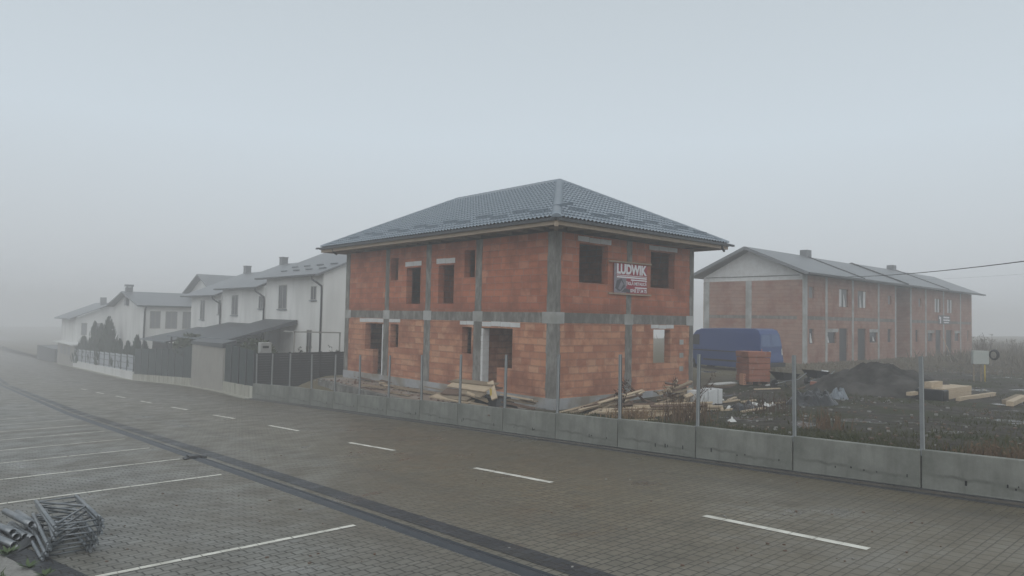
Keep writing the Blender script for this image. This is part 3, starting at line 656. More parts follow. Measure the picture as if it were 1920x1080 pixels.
# canopies in front of the row houses
def canopy(y0, y1, zh, zl, label, group='dark lean-to canopies'):
    t = thing('patio_canopy', (17.95, y0, zl-2.4), label, 'canopy', group); m_ = MB()
    m_.hexa([(17.95, y0, zl-.12), (22.93, y0, zh-.3), (22.93, y1, zh-.3), (17.95, y1, zl-.12)], [(17.95, y0, zl), (22.93, y0, zh), (22.93, y1, zh), (17.95, y1, zl)]); m_.build('roof_sheet', 'canopy', t)
    m_ = MB(); m_.bar((17.89, y0, zl-.05), (17.89, y1, zl-.05), .1, .12); m_.build('rain_gutter', 'trim', t)
    for y in (y0+.3, y1-.3): m_ = MB(); m_.box(18.1, y-.06, zl-2.9, 18.22, y+.06, zl-.12); m_.build('post', 'fence_dark', t)
    m_ = MB(); m_.box(18.9, y0+.1, zl-2.9, 19.0, y1-.1, zl-.25); m_.build('shade_sheet', 'fence_dark', t)  # added dark sheet painting in the shade under the canopy roof
    return t
canopy(49.7, 55.5, -.48, -1.88, 'dark lean-to patio canopy against the white house behind the slat fence')
canopy(55.7, 63.8, -.9, -2.02, 'dark lean-to patio canopy in the middle, sloping toward the beige gate wall')
canopy(64.2, 72, -1.5, -2.6, 'dark lean-to patio canopy lowest on the slope, above the green mesh fence')
# houses turned across the slope
def cross_house(x0, x1, y0, y1, ze, zg, label, wins=(), chim=None, name='white_house'):
    ry = (y0+y1)/2; ov = .8; pit = (2.17-.55)/(ry-81.3) if y0 > 81.5 else .42; zr = ze+pit*(ry-y0+ov*.6); h = thing(name, (x0, y0, zg), label, 'house')
    m_ = MB(); m_.box(x0, y0, zg-1, x1, y1, ze+.06)
    for x in (x0+.003, x1-.003): m_.poly([(x, y0, ze+.06), (x, y1, ze+.06), (x, ry, zr-.14)])
    m_.build('wall', 'render_white', h); m_ = MB(); t = .16
    for s in (-1, 1):
        ye = ry+s*(ry-y0+ov*.6); m_.hexa([(x0-ov, ye, ze-t), (x0-ov, ry, zr-t), (x1+ov, ry, zr-t), (x1+ov, ye, ze-t)], [(x0-ov, ye, ze), (x0-ov, ry, zr), (x1+ov, ry, zr), (x1+ov, ye, ze)])
    r = m_.build('roof', 'tile_far', h)
    m_ = MB(); m_.bar((x0-ov, y0-ov*.6-.05, ze-.06), (x1+ov, y0-ov*.6-.05, ze-.06), .12, .1); m_.build('rain_gutter', 'gutter', r)
    m_ = MB(); m_.tube([(x0+.1, y0-ov*.55, ze-.1), (x0+.05, y0-.1, ze-.7), (x0+.05, y0-.1, zg)], .09); m_.build('downpipe', 'gutter', h)
    if chim: m_ = MB(); cx, cy, zc = chim; m_.box(cx-.33, cy-.33, zr-1.6, cx+.33, cy+.33, zc-.3); m_.box(cx-.4, cy-.4, zc-.22, cx+.4, cy+.4, zc); m_.box(cx-.3, cy-.3, zc-.3, cx-.2, cy-.2, zc-.2); m_.box(cx+.2, cy-.3, zc-.3, cx+.3, cy-.2, zc-.2); m_.build('chimney', 'tile_far', r)
    for (a, b, c, d) in wins: window(h, lambda u, dd, z: Vector((u, y0+dd, z)), a, b, c, d, False, 'shade')
    return h
cross_house(20.6, 27.2, 82, 95, .55, -6.8, 'white gabled house turned across the slope behind the thuja trees', [(21.2, 22.25, -1.9, -.05), (22.75, 23.95, -1.93, -.06), (24.5, 25.6, -1.93, -.05)], (20.6, 88.6, 2.9))
cross_house(28.0, 38, 81.2, 91.6, 2.05, -6, 'white house peeping with one grey gable above the lowest row house', name='white_house')
m_ = MB()
h = thing('white_house', (19.6, 112, -8), 'faintest white house, deepest in the fog, with a small square chimney', 'house')
m_.box(19.6, 112, -9, 28.4, 122, -1.2)
m_.poly([(19.6, 112.003, -1.2), (28.4, 112.003, -1.2), (24, 112.003, .75)]); m_.build('wall', 'render_white', h)
m_ = MB()
for s in (-1, 1): m_.hexa([(24+s*5.3, 111.2, -1.45), (24, 111.2, .85), (24, 122.6, .85), (24+s*5.3, 122.6, -1.45)], [(24+s*5.3, 111.2, -1.3), (24, 111.2, 1.0), (24, 122.6, 1.0), (24+s*5.3, 122.6, -1.3)])
r = m_.build('roof', 'tile_far', h); m_ = MB(); m_.box(23.1, 114.6, 0, 23.8, 115.3, 1.75); m_.build('chimney', 'tile_far', r)
for a, b, c, d in ((20.3, 21, -3.6, -1.9), (21.8, 22.6, -3.6, -1.9), (24.3, 25.0, -3.5, -1.9)): window(h, lambda u, dd, z: Vector((u, 112+dd, z)), a, b, c, d, False, 'shade')
m_ = MB()
for y in [112+.01]:
    pass
# fences along the neighbours
def fence_run(name, pts, zt, zb, m, label, cat, post_m=None, rail=False, group=None, th=.05, gap=2.0):
    t = thing(name, (pts[0][0], pts[0][1], zb(pts[0][1])), label, cat, group); m_ = MB(); mp_ = MB(); mr = MB()
    for (a, b) in zip(pts, pts[1:]):
        A, B = Vector(a), Vector(b); n = max(1, round((B-A).length/gap))
        for i in range(n):
            p, q = A.lerp(B, i/n), A.lerp(B, (i+1)/n); d = (q-p).normalized(); nn = Vector((d.y, -d.x))*th
            ztp = (zt(p.y)+zt(q.y))/2 if post_m == 'step' else None
            za, zc = (ztp, ztp) if ztp is not None else (zt(p.y), zt(q.y))
            m_.hexa([(p.x, p.y, zb(p.y)), (q.x, q.y, zb(q.y)), (q.x+nn.x, q.y+nn.y, zb(q.y)), (p.x+nn.x, p.y+nn.y, zb(p.y))], [(p.x, p.y, za), (q.x, q.y, zc), (q.x+nn.x, q.y+nn.y, zc), (p.x+nn.x, p.y+nn.y, za)])
            mp_ = MB(); mp_.box(p.x-.07, p.y-.05, zb(p.y)-.1, p.x-.005, p.y+.05, za+.04); mp_.build('post', 'fence_dark' if m != 'fence_dark' else 'plastic_dark', t)
            if rail:
                for k in (.12, .5, .86): mr.bar((p.x-.03, p.y, lerp(zb(p.y), za, k)), (q.x-.03, q.y, lerp(zb(q.y), zc, k)), .03, .04)
    m_.build('panel', m, t)
    if rail: mr.build('rail', 'fence_dark', t)
    return t
m_ = MB()
t = thing('slat_fence', (14.78, 36.9, -3.9), 'dark grey horizontal slat fence closing the lot between brick house and white houses', 'fence')
m_ = MB()
for k in range(14): z = -4.0+k*.133; m_.box(14.78, 36.9, z, 24, 36.94, z+.127)
m_.build('slat_panel', 'fence_dark', t)
for k in range(5): m_ = MB(); m_.box(16.6+k*1.85, 36.84, -4.1, 16.68+k*1.85, 36.9, -2.1); m_.build('post', 'fence_dark', t)
kz = lambda y: roadz(xw(y), y)
def kerbwall(y0, y1, h, m, label, step=2.0, name='garden_wall', stepped=False):
    m_ = MB(); n = round((y1-y0)/step)
    for i in range(n):
        a, b = lerp(y0, y1, i/n), lerp(y0, y1, (i+1)/n); za, zc = kz(a)+h, kz(b)+h
        if stepped: za = zc = max(za, zc)
        m_.hexa([(xw(a), a, kz(a)-.4), (xw(a)+.25, a, kz(a)-.4), (xw(b)+.25, b, kz(b)-.4), (xw(b), b, kz(b)-.4)], [(xw(a), a, za), (xw(a)+.25, a, za), (xw(b)+.25, b, zc), (xw(b), b, zc)])
    return single(m_, name, m, label, 'wall')
kerbwall(37.0, 45.3, .62, 'kerb_white', 'low stained white wall below the green mesh fence section beside the slat fence')
kerbwall(55.1, 73, .55, 'kerb_white', 'long low stained white wall below the green mesh fence down the road')
kerbwall(73.1, 106, .75, 'render_white', 'white low garden wall stepping down below the pale panel fence', 8.2, stepped=False)
fence_run('privacy_fence', [(xw(y)+.1, y) for y in (37.1, 41, 45.3)], lambda y: table([(37, -2.05), (45.4, -2.0)], y), lambda y: kz(y)+.55, 'fence_green', 'short dark green mesh fence section next to the slat fence', 'fence', gap=2.1, rail=False)
fence_run('privacy_fence', [(xw(y)+.1, y) for y in (55.1, 60, 66, 72.9)], lambda y: table([(55, -2.5), (59, -3.0), (73, -3.6)], y), lambda y: kz(y)+.5, 'fence_green', 'long dark green mesh fence between beige wall and pale panel fence', 'fence', gap=2.0, rail=False)
fence_run('panel_fence', [(xw(y)+.1, y) for y in (73.2, 81.3, 89.5, 97.6, 105.8)], lambda y: table([(73, -4.25), (106, -5.2)], y), lambda y: kz(y)+.75, 'fence_panel', 'pale panel fence with dark posts on the white stepped wall', 'fence', gap=2.75, rail=True, post_m='step')
m_ = MB(); m_.hexa([(xw(45.4), 45.4, kz(45.4)-.4), (xw(45.4)+.3, 45.4, kz(45.4)-.4), (xw(55)+.3, 55, kz(55)-.4), (xw(55), 55, kz(55)-.4)], [(xw(45.4), 45.4, -2.28), (xw(45.4)+.3, 45.4, -2.28), (xw(55)+.3, 55, -2.42), (xw(55), 55, -2.42)])
m_.k = 1; m_.hexa([(xw(45.4)-.08, 45.35, -2.28), (xw(45.4)+.8, 45.4, -2.2), (xw(55)+.8, 55, -2.34), (xw(55)-.08, 55.05, -2.42)], [(xw(45.4)-.08, 45.35, -1.98), (xw(45.4)+.8, 45.4, -1.8), (xw(55)+.8, 55, -1.95), (xw(55)-.08, 55.05, -2.2)])
single(m_, 'beige_wall', ['beige', 'canopy'], 'tall beige wall with a dark coping between two green mesh fences', 'wall')
# shed past the panel fence
t = thing('garden_shed', (18.3, 104, -7.6), 'pale boarded shed with flat light roof at the far end of the white fence', 'shed')
m_ = MB(); m_.box(18.6, 106.2, -8.2, 21.4, 118, -4.75); m_.build('wall', 'beige', t)
m_ = MB(); m_.hexa([(18.2, 105, -4.75), (22.5, 105, -4.45), (22.5, 119, -4.45), (18.2, 119, -4.75)], [(18.2, 105, -4.6), (22.5, 105, -4.3), (22.5, 119, -4.3), (18.2, 119, -4.6)]); m_.build('roof', 'render_white', t)
for k in range(3): m_ = MB(); m_.box(18.57, 109+k*2.6, -6.2, 18.6, 110.6+k*2.6, -5.1); m_.build('window', 'shade', t)
m_ = MB(); m_.box(18.9, 122, -9, 22, 138, -6.0); single(m_, 'yard_wall', 'fence_dark', 'dark blocky yard wall fading into fog beyond the shed', 'wall')
# thuja trees, hedge and shrubs
def thuja(x, y, zg, h, r, label):
    m_ = MB(); n = int(260*max(.6, h/4))
    for k in range(n):
        t = rnd.random()**.8; rr = r*(1-t)**.75*(.75+.3*rnd.random()); a = rnd.uniform(0, 6.283); c = Vector((x+rr*math.cos(a), y+rr*math.sin(a), zg+.1+t*h))
        s = .16+.2*(1-t)+.04*h*rnd.random()*(1-t); o = Vector((math.cos(a), math.sin(a), 0)); u = Vector((-o.y, o.x, 0)); up = (Vector((0, 0, 1))+o*.25).normalized()
        m_.poly([c-u*s*.5, c+u*s*.5, c+u*s*.25+up*s*1.5, c+up*s*2.2, c-u*s*.3+up*s*1.4])
    o = thing('thuja_tree', (x, y, zg), label, 'tree', 'thuja trees behind the pale fence'); m_.k = 0
    m_.build('crown', 'thuja', o); m2 = MB(); m2.tube([(x, y, zg-.2), (x, y, zg+h*.5), (x, y, zg+h*.93)], [.09, r*.55, .04], 8); m2.build('trunk', 'thuja', o)
    return o
def dirx(px): r = ray(px, 640); return r.x/r.y
for px, ytop, Y, r_, lab in ((203, 598, 88, 1.5, 'tallest dark thuja, rightmost of the big three behind the pale fence'), (189, 611, 88, 1.3, 'dark thuja in the middle of the big three behind the fence'), (177, 607, 90, 1.25, 'dark thuja at the left of the big three behind the pale fence'), (157, 633, 93, 1.3, 'stubby dark thuja beside the pale shed roof'),
    (216, 645, 82, .55, 'tiny thuja just right of the big thuja trees'), (225, 641, 81.5, .75, 'bushy small thuja before the white gable wall'), (240, 645, 80, .7, 'small pointed thuja near the dark fence corner'), (257, 634, 76, .75, 'slim thuja standing by the white house downpipe'), (272, 646, 74, .6, 'small thuja beneath the lowest canopy edge')):
    Y = 60
    while dirx(px)*Y < xw(Y)+.75: Y += .5
    Y += {203: 2, 189: 3.5, 177: 3}.get(px, 0); x = dirx(px)*Y; rr = ray(px, ytop); ztop = rr.z*Y/rr.y; zg = gz(x, Y)-.1
    thuja(x, Y, zg, ztop-zg, r_, lab)
def bushy(name, c, sx, sy, sz, n, leaf, m, label, cat, core=True, group=None):
    m_ = MB(); c = Vector(c)
    for k in range(n):
        v = Vector((rnd.gauss(0, 1), rnd.gauss(0, 1), rnd.gauss(0, 1))).normalized()*(.55+.5*rnd.random()**.5)
        p = c+Vector((v.x*sx, v.y*sy, abs(v.z)*sz if rnd.random() < .8 else v.z*.3*sz)); a = Vector((rnd.gauss(0, 1), rnd.gauss(0, 1), rnd.gauss(0, .6))).normalized(); b = a.cross(Vector((rnd.gauss(0, 1), rnd.gauss(0, 1), rnd.gauss(0, 1)))).normalized(); s = leaf*rnd.uniform(.6, 1.4)
        m_.poly([p-a*s, p+b*s*.4, p+a*s, p-b*s*.4])
    if core: m_.hexa([c+Vector((a*sx*.7, b*sy*.7, -.3)) for a, b in ((-1, -1), (1, -1), (1, 1), (-1, 1))], [c+Vector((a*sx*.6, b*sy*.6, sz*.7)) for a, b in ((-1, -1), (1, -1), (1, 1), (-1, 1))])
    return single(m_, name, m, label, cat, group)
bushy('hedge', (18.3, 58.5, -3.4), .8, 4.2, 1.55, 1500, .2, 'hedge', 'dark clipped hedge rising above the long green mesh fence', 'hedge')
bushy('hedge', (16.6, 41.5, -3.3), .6, 3.4, 1.7, 1300, .17, 'hedge', 'rough green hedge above the short mesh fence by the slat fence', 'hedge')
def branchy(name, base, h, spread, n, m, label, cat, leaf=None, lm=None, r0=.02, group=None, lean=(0, 0)):
    m_ = MB(); base = Vector(base)
    for k in range(n):
        a = rnd.uniform(0, 6.283); d = Vector((math.cos(a)*spread*rnd.uniform(.2, 1)+lean[0], math.sin(a)*spread*rnd.uniform(.2, 1)+lean[1], h*rnd.uniform(.6, 1))); p = base+Vector((rnd.uniform(-.05, .05), rnd.uniform(-.05, .05), -.1)); pts = [p]
        for j in range(1, 5): pts.append(p+d*(j/4)+Vector((rnd.uniform(-.04, .04), rnd.uniform(-.04, .04), 0))*h)
        m_.tube(pts, [r0*(1-.8*j/4) for j in range(5)], 4)
        for j in range(6):
            t = rnd.uniform(.3, 1); q = p+d*t; e = Vector((rnd.uniform(-1, 1), rnd.uniform(-1, 1), rnd.uniform(.1, 1)))*h*.13; m_.tube([q, q+e], [r0*.35, r0*.15], 3, cap=False)
            if leaf:
                m_.k = 1
                for i in range(leaf):
                    c = q+e*rnd.random(); u = Vector((rnd.gauss(0, 1), rnd.gauss(0, 1), rnd.gauss(0, 1))).normalized(); w = u.cross(Vector((rnd.gauss(0, 1), rnd.gauss(0, 1), 1))).normalized(); s = .035*(1+h*.25); m_.poly([c, c+u*s+w*s*.5, c+u*s*2, c+u*s-w*s*.5])
                m_.k = 0
    return single(m_, name, [m, lm or m], label, cat, group)
branchy('shrub', (18.1, 38.2, -3.9), 2.2, .7, 9, 'twig', 'pale leafy garden shrub in front of the white house wall', 'shrub', 9, 'hedge', .03)
branchy('shrub', (20.2, 38.4, -3.8), 2.0, .6, 9, 'twig', 'dark leafy shrub between slat fence and brick house corner', 'shrub', 9, 'thuja', .03)
# pergola frame and grey cabinet by the fence
m_ = MB()
for p, q in (((17.6, 38.6, -1.05), (20.6, 38.6, -1.1)), ((20.55, 38.6, -1.1), (20.55, 38.6, -3.8)), ((17.65, 38.6, -1.05), (17.65, 38.6, -3.8)), ((17.6, 38.6, -1.05), (17.6, 39.8, -1.05))): m_.bar(p, q, .07, .07)
single(m_, 'pergola_frame', 'window_frame', 'thin pale steel pergola frame before the white house gable', 'frame')
t = thing('meter_cabinet', (15.35, 37.4, -3.9), 'pale grey cabinet with a dark vent slot peeping over the slat fence', 'cabinet')
m_ = MB(); m_.box(15.2, 37.3, -3.9, 15.8, 37.7, -1.6); m_.build('body', 'concrete_light', t, .02); m_ = MB(); m_.box(15.3, 37.27, -1.9, 15.62, 37.3, -1.78); m_.build('vent', 'black', t)
# ---------------------------------------------------------------- second brick house across the lot
BX, BY, S = 44.9, 21.7, .939
H2 = thing('brick_house', (BX, BY, -2.65), 'long unplastered clay block row house with grey gabled roof, across the muddy lot', 'house')
LX, DY = 35.6, 7.5; zT = 3.25; b0, b1 = .2, .56
opsF = [(.85, 1.6, 1.75, 2.5), (5.45, 6.95, 1.28, 2.55), (8.6, 10.1, 1.3, 2.55), (14.3, 15.0, 1.7, 2.4),
        (.9, 1.6, -1.3, -.3), (3.55, 5.0, -1.28, -.52), (5.5, 6.9, -2.6, -.25), (8.6, 10.1, -2.6, -.25), (10.75, 12.2, -1.3, -.52), (14.25, 15.05, -1.3, -.26),
        (20.3, 21, -1.3, -.3), (23.2, 24.6, -1.28, -.55), (25.2, 26.7, -2.6, -.28), (28.0, 29.7, -2.6, -.28), (30.4, 31.8, -1.3, -.56), (34.2, 34.8, -1.3, -.3),
        (25.0, 26.6, 1.3, 2.52), (28.3, 29.8, 1.3, 2.55), (21, 21.7, 1.7, 2.4)]
ops_a = [o for o in opsF if o[1] < 16]; ops_b = [o for o in opsF if o[0] > 19.1]
mb = MB(); PF2 = lambda u, d, z: Vector((BX+u, BY+d, z))
facade(mb, PF2, 0, 16.0, -2.9, zT, ops_a, .3, 1); facade(mb, PF2, 19.1, LX, -2.9, zT, ops_b, .3, 1)
mb.quad(PF2(16, 0, -2.9), PF2(16, 3, -2.9), PF2(16, 3, zT), PF2(16, 0, zT)); mb.quad(PF2(19.1, 0, -2.9), PF2(19.1, 3, -2.9), PF2(19.1, 3, zT), PF2(19.1, 0, zT)); mb.quad(PF2(16, 3, -2.9), PF2(19.1, 3, -2.9), PF2(19.1, 3, zT), PF2(16, 3, zT))
mb.quad((BX, BY, -2.9), (BX, BY+DY, -2.9), (BX, BY+DY, zT), (BX, BY, zT)); mb.quad((BX+LX, BY, -2.9), (BX+LX, BY+DY, -2.9), (BX+LX, BY+DY, zT), (BX+LX, BY, zT)); mb.quad((BX, BY+DY, -2.9), (BX+LX, BY+DY, -2.9), (BX+LX, BY+DY, zT), (BX, BY+DY, zT))
mb.box(BX+.4, BY+3.1, -2.9, BX+LX-.4, BY+3.3, zT); mb.build('wall', 'block_fog_tint', H2)
m_ = MB(); m_.box(BX+.3, BY+.31, b0, BX+15.9, BY+3.05, b0+.2); m_.box(BX+19.2, BY+.31, b0, BX+LX-.3, BY+3.05, b0+.2); m_.build('floor_slab', 'concrete', H2)
ry, rz, ez, ov = BY+DY/2, 5.28, 3.36, .75
m_ = MB(); m_.poly([(BX-.004, BY+.0, zT-.32), (BX-.004, BY+DY, zT-.32), (BX-.004, BY+DY, zT), (BX-.004, ry, rz-.22), (BX-.004, BY, zT)]); m_.build('gable_wall', 'aac', H2); m_ = MB(); m_.poly([(BX+LX, BY, zT), (BX+LX, BY+DY, zT), (BX+LX, ry, rz-.22)]); m_.build('gable_wall', 'aac', H2)
m_ = MB(); m_.bar((BX-.03, BY+.2, zT-.02), (BX-.03, BY+DY-.2, zT-.02), .05, .035); m_.build('gable_cable', 'cable', H2)
m_ = MB(); m_.box(BX-.01, BY+.4, b0+.12, BX+.02, BY+DY-.4, b1-.03); m_.box(BX+.4, BY-.01, b0+.1, BX+15.7, BY+.02, b1-.02); m_.box(BX+19.4, BY-.01, b0+.1, BX+LX-.3, BY+.02, b1-.02); m_.build('ring_beam', 'concrete', H2)
for y in (BY+DY*.52, BY+DY-.25): m_ = MB(); m_.box(BX-.02, y-.25, -2.9, BX+.02, y+.2, zT-.33); m_.build('column', 'concrete_light', H2)
for u, w in ((0, .62), (3.3, .3), (7.6, .28), (12.3, .3), (15.75, .25), (19.1, .3), (22.6, .3), (27.2, .28), (32, .28)):
    m_ = MB(); m_.box(BX+u-.02, BY-.02, -2.9, BX+u+w, BY+.02, zT); m_.build('column', 'concrete_light', H2)
m_ = MB(); m_.box(BX-.05, BY-.05, -3.2, BX+16, BY+DY, -2.72); m_.box(BX+19.1, BY-.05, -3.2, BX+LX+.05, BY+DY, -2.72); m_.build('plinth', 'concrete_light', H2)
for o in opsF:
    if o[2] > -2:
        m_ = MB(); m_.box(BX+o[0], BY+.12, o[2], BX+o[1], BY+.14, o[3]); w = m_.build('window', 'window_dark' if o[2] < 1 else 'shade', H2)
    else:
        m_ = MB(); m_.box(BX+o[0], BY+.1, o[2], BX+o[1], BY+.14, o[3]); d_ = m_.build('door', 'shade' if 0 else 'fence_dark', H2)
        m_ = MB(); m_.box(BX+o[0]+.1, BY-.12, -2.72, BX+o[1]-.05, BY+.02, -2.6); m_.build('threshold', 'aac', d_)
    if abs(o[3]+.535) < .03: m_ = MB(); m_.box(BX+o[0]-.05, BY-.015, o[3]+.0, BX+o[1]+.3, BY+.02, o[3]+.24); m_.build('lintel', 'concrete_light', H2)
for u, w in ((5.5, .42), (9.65, .42), (25.1, .4), (25.9, .35), (28.5, .35), (29.3, .4)):
    m_ = MB(); m_.box(BX+u, BY+.04, 1.3, BX+u+w, BY+.07, 2.53); m_.build('window_film', 'aac', H2)
for u, z0, z1 in ((6.2, 1.3, 2.2), (9.0, 1.3, 2.2), (3.62, -1.25, -.7), (11.4, -1.2, -.85), (1.1, -1.25, -.6)):
    m_ = MB(); m_.hexa([(BX+u, BY+.03, z0), (BX+u+.35, BY+.03, z0), (BX+u+.35, BY+.05, z0), (BX+u, BY+.05, z0)], [(BX+u+.0, BY+.03, z1), (BX+u+.06, BY+.03, z1), (BX+u+.06, BY+.05, z1), (BX+u, BY+.05, z1)]); m_.build('window_film', 'aac', H2)
secs = [(-.8, 8.4, 0), (8.4, 16.4, .0), (16.4, 26.6, 0), (26.6, LX+3.6, 0)]
m_ = MB(); vs_ = []
for u0, u1, dz in ((-.8, 8.0, 0), (8.0, 16.6, -.05), (16.6, 26.4, 0), (26.4, LX+1.2, -.05)):
    for s in (-1, 1):
        ye = ry+s*(DY/2+ov); m_.hexa([(BX+u0, ye, ez-.14+dz), (BX+u0, ry, rz-.14+dz), (BX+u1, ry, rz-.14+dz), (BX+u1, ye, ez-.14+dz)], [(BX+u0, ye, ez+dz), (BX+u0, ry, rz+dz), (BX+u1, ry, rz+dz), (BX+u1, ye, ez+dz)])
        vs_.append((u1, ye))
    
rf = m_.build('roof', 'tile_far', H2)
for u1, ye in vs_:
    if u1 < LX: m_ = MB(); m_.bar((BX+u1, ye, ez+.02), (BX+u1, ry, rz+.02), .1, .1); m_.build('verge_strip', 'gutter', rf)
for s in (-1, 1):
    m_ = MB(); m_.bar((BX-.82, ry+s*(DY/2+ov), ez-.1), (BX-.82, ry, rz-.1), .06, .2); m_.build('barge_board', 'tile_far', rf)
m_ = MB(); m_.bar((BX-.8, ry-DY/2-ov-.06, ez-.08), (BX+LX+1.4, ry-DY/2-ov-.06, ez-.1), .12, .12); m_.build('rain_gutter', 'gutter', rf)
for u, z in ((8.2, 5.85), (25.4, 5.8)): m_ = MB(); m_.box(BX+u-.35, ry-.3, rz-.8, BX+u+.35, ry+.3, z-.12); m_.build('chimney', 'tile_far', rf)
b2 = thing('site_banner', (BX+27.2, BY-.06, .3), 'small dark site banner with white print on the foggy brick house', 'banner')
m_ = MB(); m_.box(BX+25.8, BY-.05, .26, BX+29.0, BY-.035, 1.05); m_.build('sheet', 'ban_dark', b2)
m_ = MB(); y = BY-.056
for a, b, c, d in ((26.2, 26.5, .32, .9), (26.0, 26.2, .7, .95), (27.1, 28.7, .8, .95), (27.1, 28.8, .55, .7), (27.2, 28.6, .35, .46)): m_.quad((BX+a, y, c), (BX+b, y, c), (BX+b, y, d), (BX+a, y, d))
m_.build('print', 'ban_white', b2)
m_ = MB(); m_.bar((BX+27.55, BY-.5, -2.6), (BX+27.1, BY-.06, -1.1), .08, .05); single(m_, 'leaning_board', 'fresh_wood', 'pale board leaning beside the far door of the foggy brick house', 'board')
# overhead cables
for (nm, zz, r_, lab) in (('overhead_cable', 0, .018, 'black overhead cable running to the gable of the foggy brick house'), ('overhead_cable', -.55, .002, 'thin lower overhead wire under the thick black cable')):
    a = Vector((BX+1.0, BY-.9, 3.12+zz*.2)); r_d = ray(1925, 480); b = r_d*(24/F); b = b+(b-a)*.25; m_ = MB(); b.z += zz
    m_.tube([a.lerp(b, t/24)-Vector((0, 0, .75*4*(t/24)*(1-t/24)*.35)) for t in range(25)], r_, 6); single(m_, nm, 'cable', lab, 'cable')
# ---------------------------------------------------------------- van
vp = at(1426, 702); vp = ray(1426, 700)*(36.5/F); vp.z = gz(vp.x, vp.y)-.1
vr = ray(1426, 600); vv = Vector((vr.x, vr.y, 0)).normalized(); lat = Vector((vv.y, -vv.x, 0))
bk = (lat*.575+vv*.82).normalized(); sd = (-lat*.82+vv*.575).normalized()   # across the rear / toward the front
van = thing('panel_van', vp, 'dark blue panel van parked behind the brick pallet beside the brick house', 'van')
def vw(l, w, z): return vp+sd*l+bk*w+Vector((0, 0, z))
LV, WV = 5.6, 1.95
prof = [(0.02, .55), (-.06, .62), (-.05, .75), (0, 1.1), (.04, 1.6), (.12, 2.1), (.25, 2.32), (.5, 2.4), (2.5, 2.38), (4.0, 2.32), (4.35, 2.2), (4.8, 1.62), (5.0, 1.28), (5.5, 1.08), (5.62, .9), (5.65, .5), (5.4, .3), (5.0, .28), (4.9, .58), (4.62, .7), (4.34, .58), (4.24, .28), (1.4, .28), (1.3, .58), (1.02, .7), (.74, .58), (.64, .3)]
m_ = MB(); n = len(prof)
def inset(z): return .0 if z < 1.1 else .16*((z-1.1)/1.3)**1.6
A = m_.add([vw(l, inset(z), z) for l, z in prof]); B = m_.add([vw(l, WV-inset(z), z) for l, z in prof])
m_.face(tuple(A+i for i in range(n))); m_.face(tuple(B+i for i in reversed(range(n))))
for i in range(n): j = (i+1) % n; m_.face((A+i, B+i, B+j, A+j))
m_.build('body', 'van', van, .03)
m_ = MB()
def rear(l, w0, w1, z0, z1, o=.012):
    pr = lambda z: (0 if z < 1.1 else .04*(z-1.1)/.5 if z < 1.6 else .04+.08*(z-1.6)/.5)-o
    m_.poly([vw(pr(z0), w0, z0), vw(pr(z0), w1, z0), vw(pr(z1), w1-(.05 if w1 > 1.2 else 0), z1), vw(pr(z1), w0+(.05 if w0 < .5 else 0), z1)])
rear(0, .16, .92, 1.45, 2.08); m_.build('rear_window', 'van_glass', van); m_ = MB(); rear(0, 1.02, 1.8, 1.45, 2.08); m_.build('rear_window', 'van_glass', van)
m_ = MB(); rear(0, .955, .975, .75, 2.15, .008); m_.build('door_gap', 'plastic_dark', van)
for w in (.02, 1.83): m_ = MB(); rear(0, w, w+.1, .85, 1.35, .02); m_.build('tail_lamp', 'lamp_red' if w < 1 else 'lamp_white', van)
m_ = MB(); m_.obox(vw(-.1, WV/2, .5), sd, bk, (0, 0, 1), .14, WV+.02, .22); m_.build('bumper', 'plastic_dark', van, .02)
m_ = MB(); m_.obox(vw(-.03, .75, 1.18), sd, bk, (0, 0, 1), .04, .16, .05); m_.build('door_handle', 'lamp_white', van)
m_ = MB(); m_.obox(vw(3.0, -.012, 1.12), sd, bk, (0, 0, 1), 3.2, .02, .05); m_.obox(vw(2.6, -.012, .62), sd, bk, (0, 0, 1), 2.2, .02, .1); m_.build('side_moulding', 'plastic_dark', van)
m_ = MB(); m_.poly([vw(l, -.012+inset(z), z) for l, z in ((4.0, 1.4), (4.8, 1.45), (4.45, 1.98), (4.05, 2.0))]); m_.build('side_window', 'plastic_dark', van)
m_ = MB(); m_.poly([vw(l-.0, w, z) for l, w, z in ((4.83, .15, 1.62), (4.83, WV-.15, 1.62), (4.4, WV-.3, 2.15), (4.4, .3, 2.15))]); m_.build('windscreen', 'van_glass', van)
for l in (1.02, 4.62):
    for w in (.0, WV-.22):
        m_ = MB(); m_.tube([vw(l, w+.02, .33), vw(l, w+.22, .33)], .33, 20); wh = m_.build('wheel', 'rubber', van); m_ = MB(); m_.tube([vw(l, w-.0, .33), vw(l, w+.19, .33)], .19, 14); m_.build('rim', 'steel', wh)
# ---------------------------------------------------------------- pallets, blocks and litter on the lot
def place(px, py, d=None): return at(px, py)
XA, YA, ZA = Vector((1, 0, 0)), Vector((0, 1, 0)), Vector((0, 0, 1))
def rot(a): return Vector((math.cos(R(a)), math.sin(R(a)), 0)), Vector((-math.sin(R(a)), math.cos(R(a)), 0))
c = at(1426, 722); u, v = rot(-28)
t = thing('brick_pallet', c, 'pallet stacked high with red clay blocks in front of the blue van', 'brick stack')
sc = 1.0
for k in range(5):
    m_ = MB(); m_.smooth = False; ox = rnd.uniform(-.025, .025); m_.obox(c+v*.55+u*ox+ZA*(.12+.26*k+.13), u, v, ZA, 1.03+(.06 if k == 4 else rnd.uniform(-.02, .02)), 1.0+rnd.uniform(-.02, .02), .235); m_.build('block_layer', 'clay_stack', t, .008)
m_ = MB()
for q in (-.5, 0, .5): m_.obox(c+v*.55+u*q*.85+ZA*.055, u, v, ZA, .12, .96, .1)
m_.build('pallet_base', 'dark_wood', t)
c = at(1394, 721); m_ = MB(); m_.obox(c-v*.2+ZA*.25, u, v, ZA, .46, .3, .48); m_.k = 1
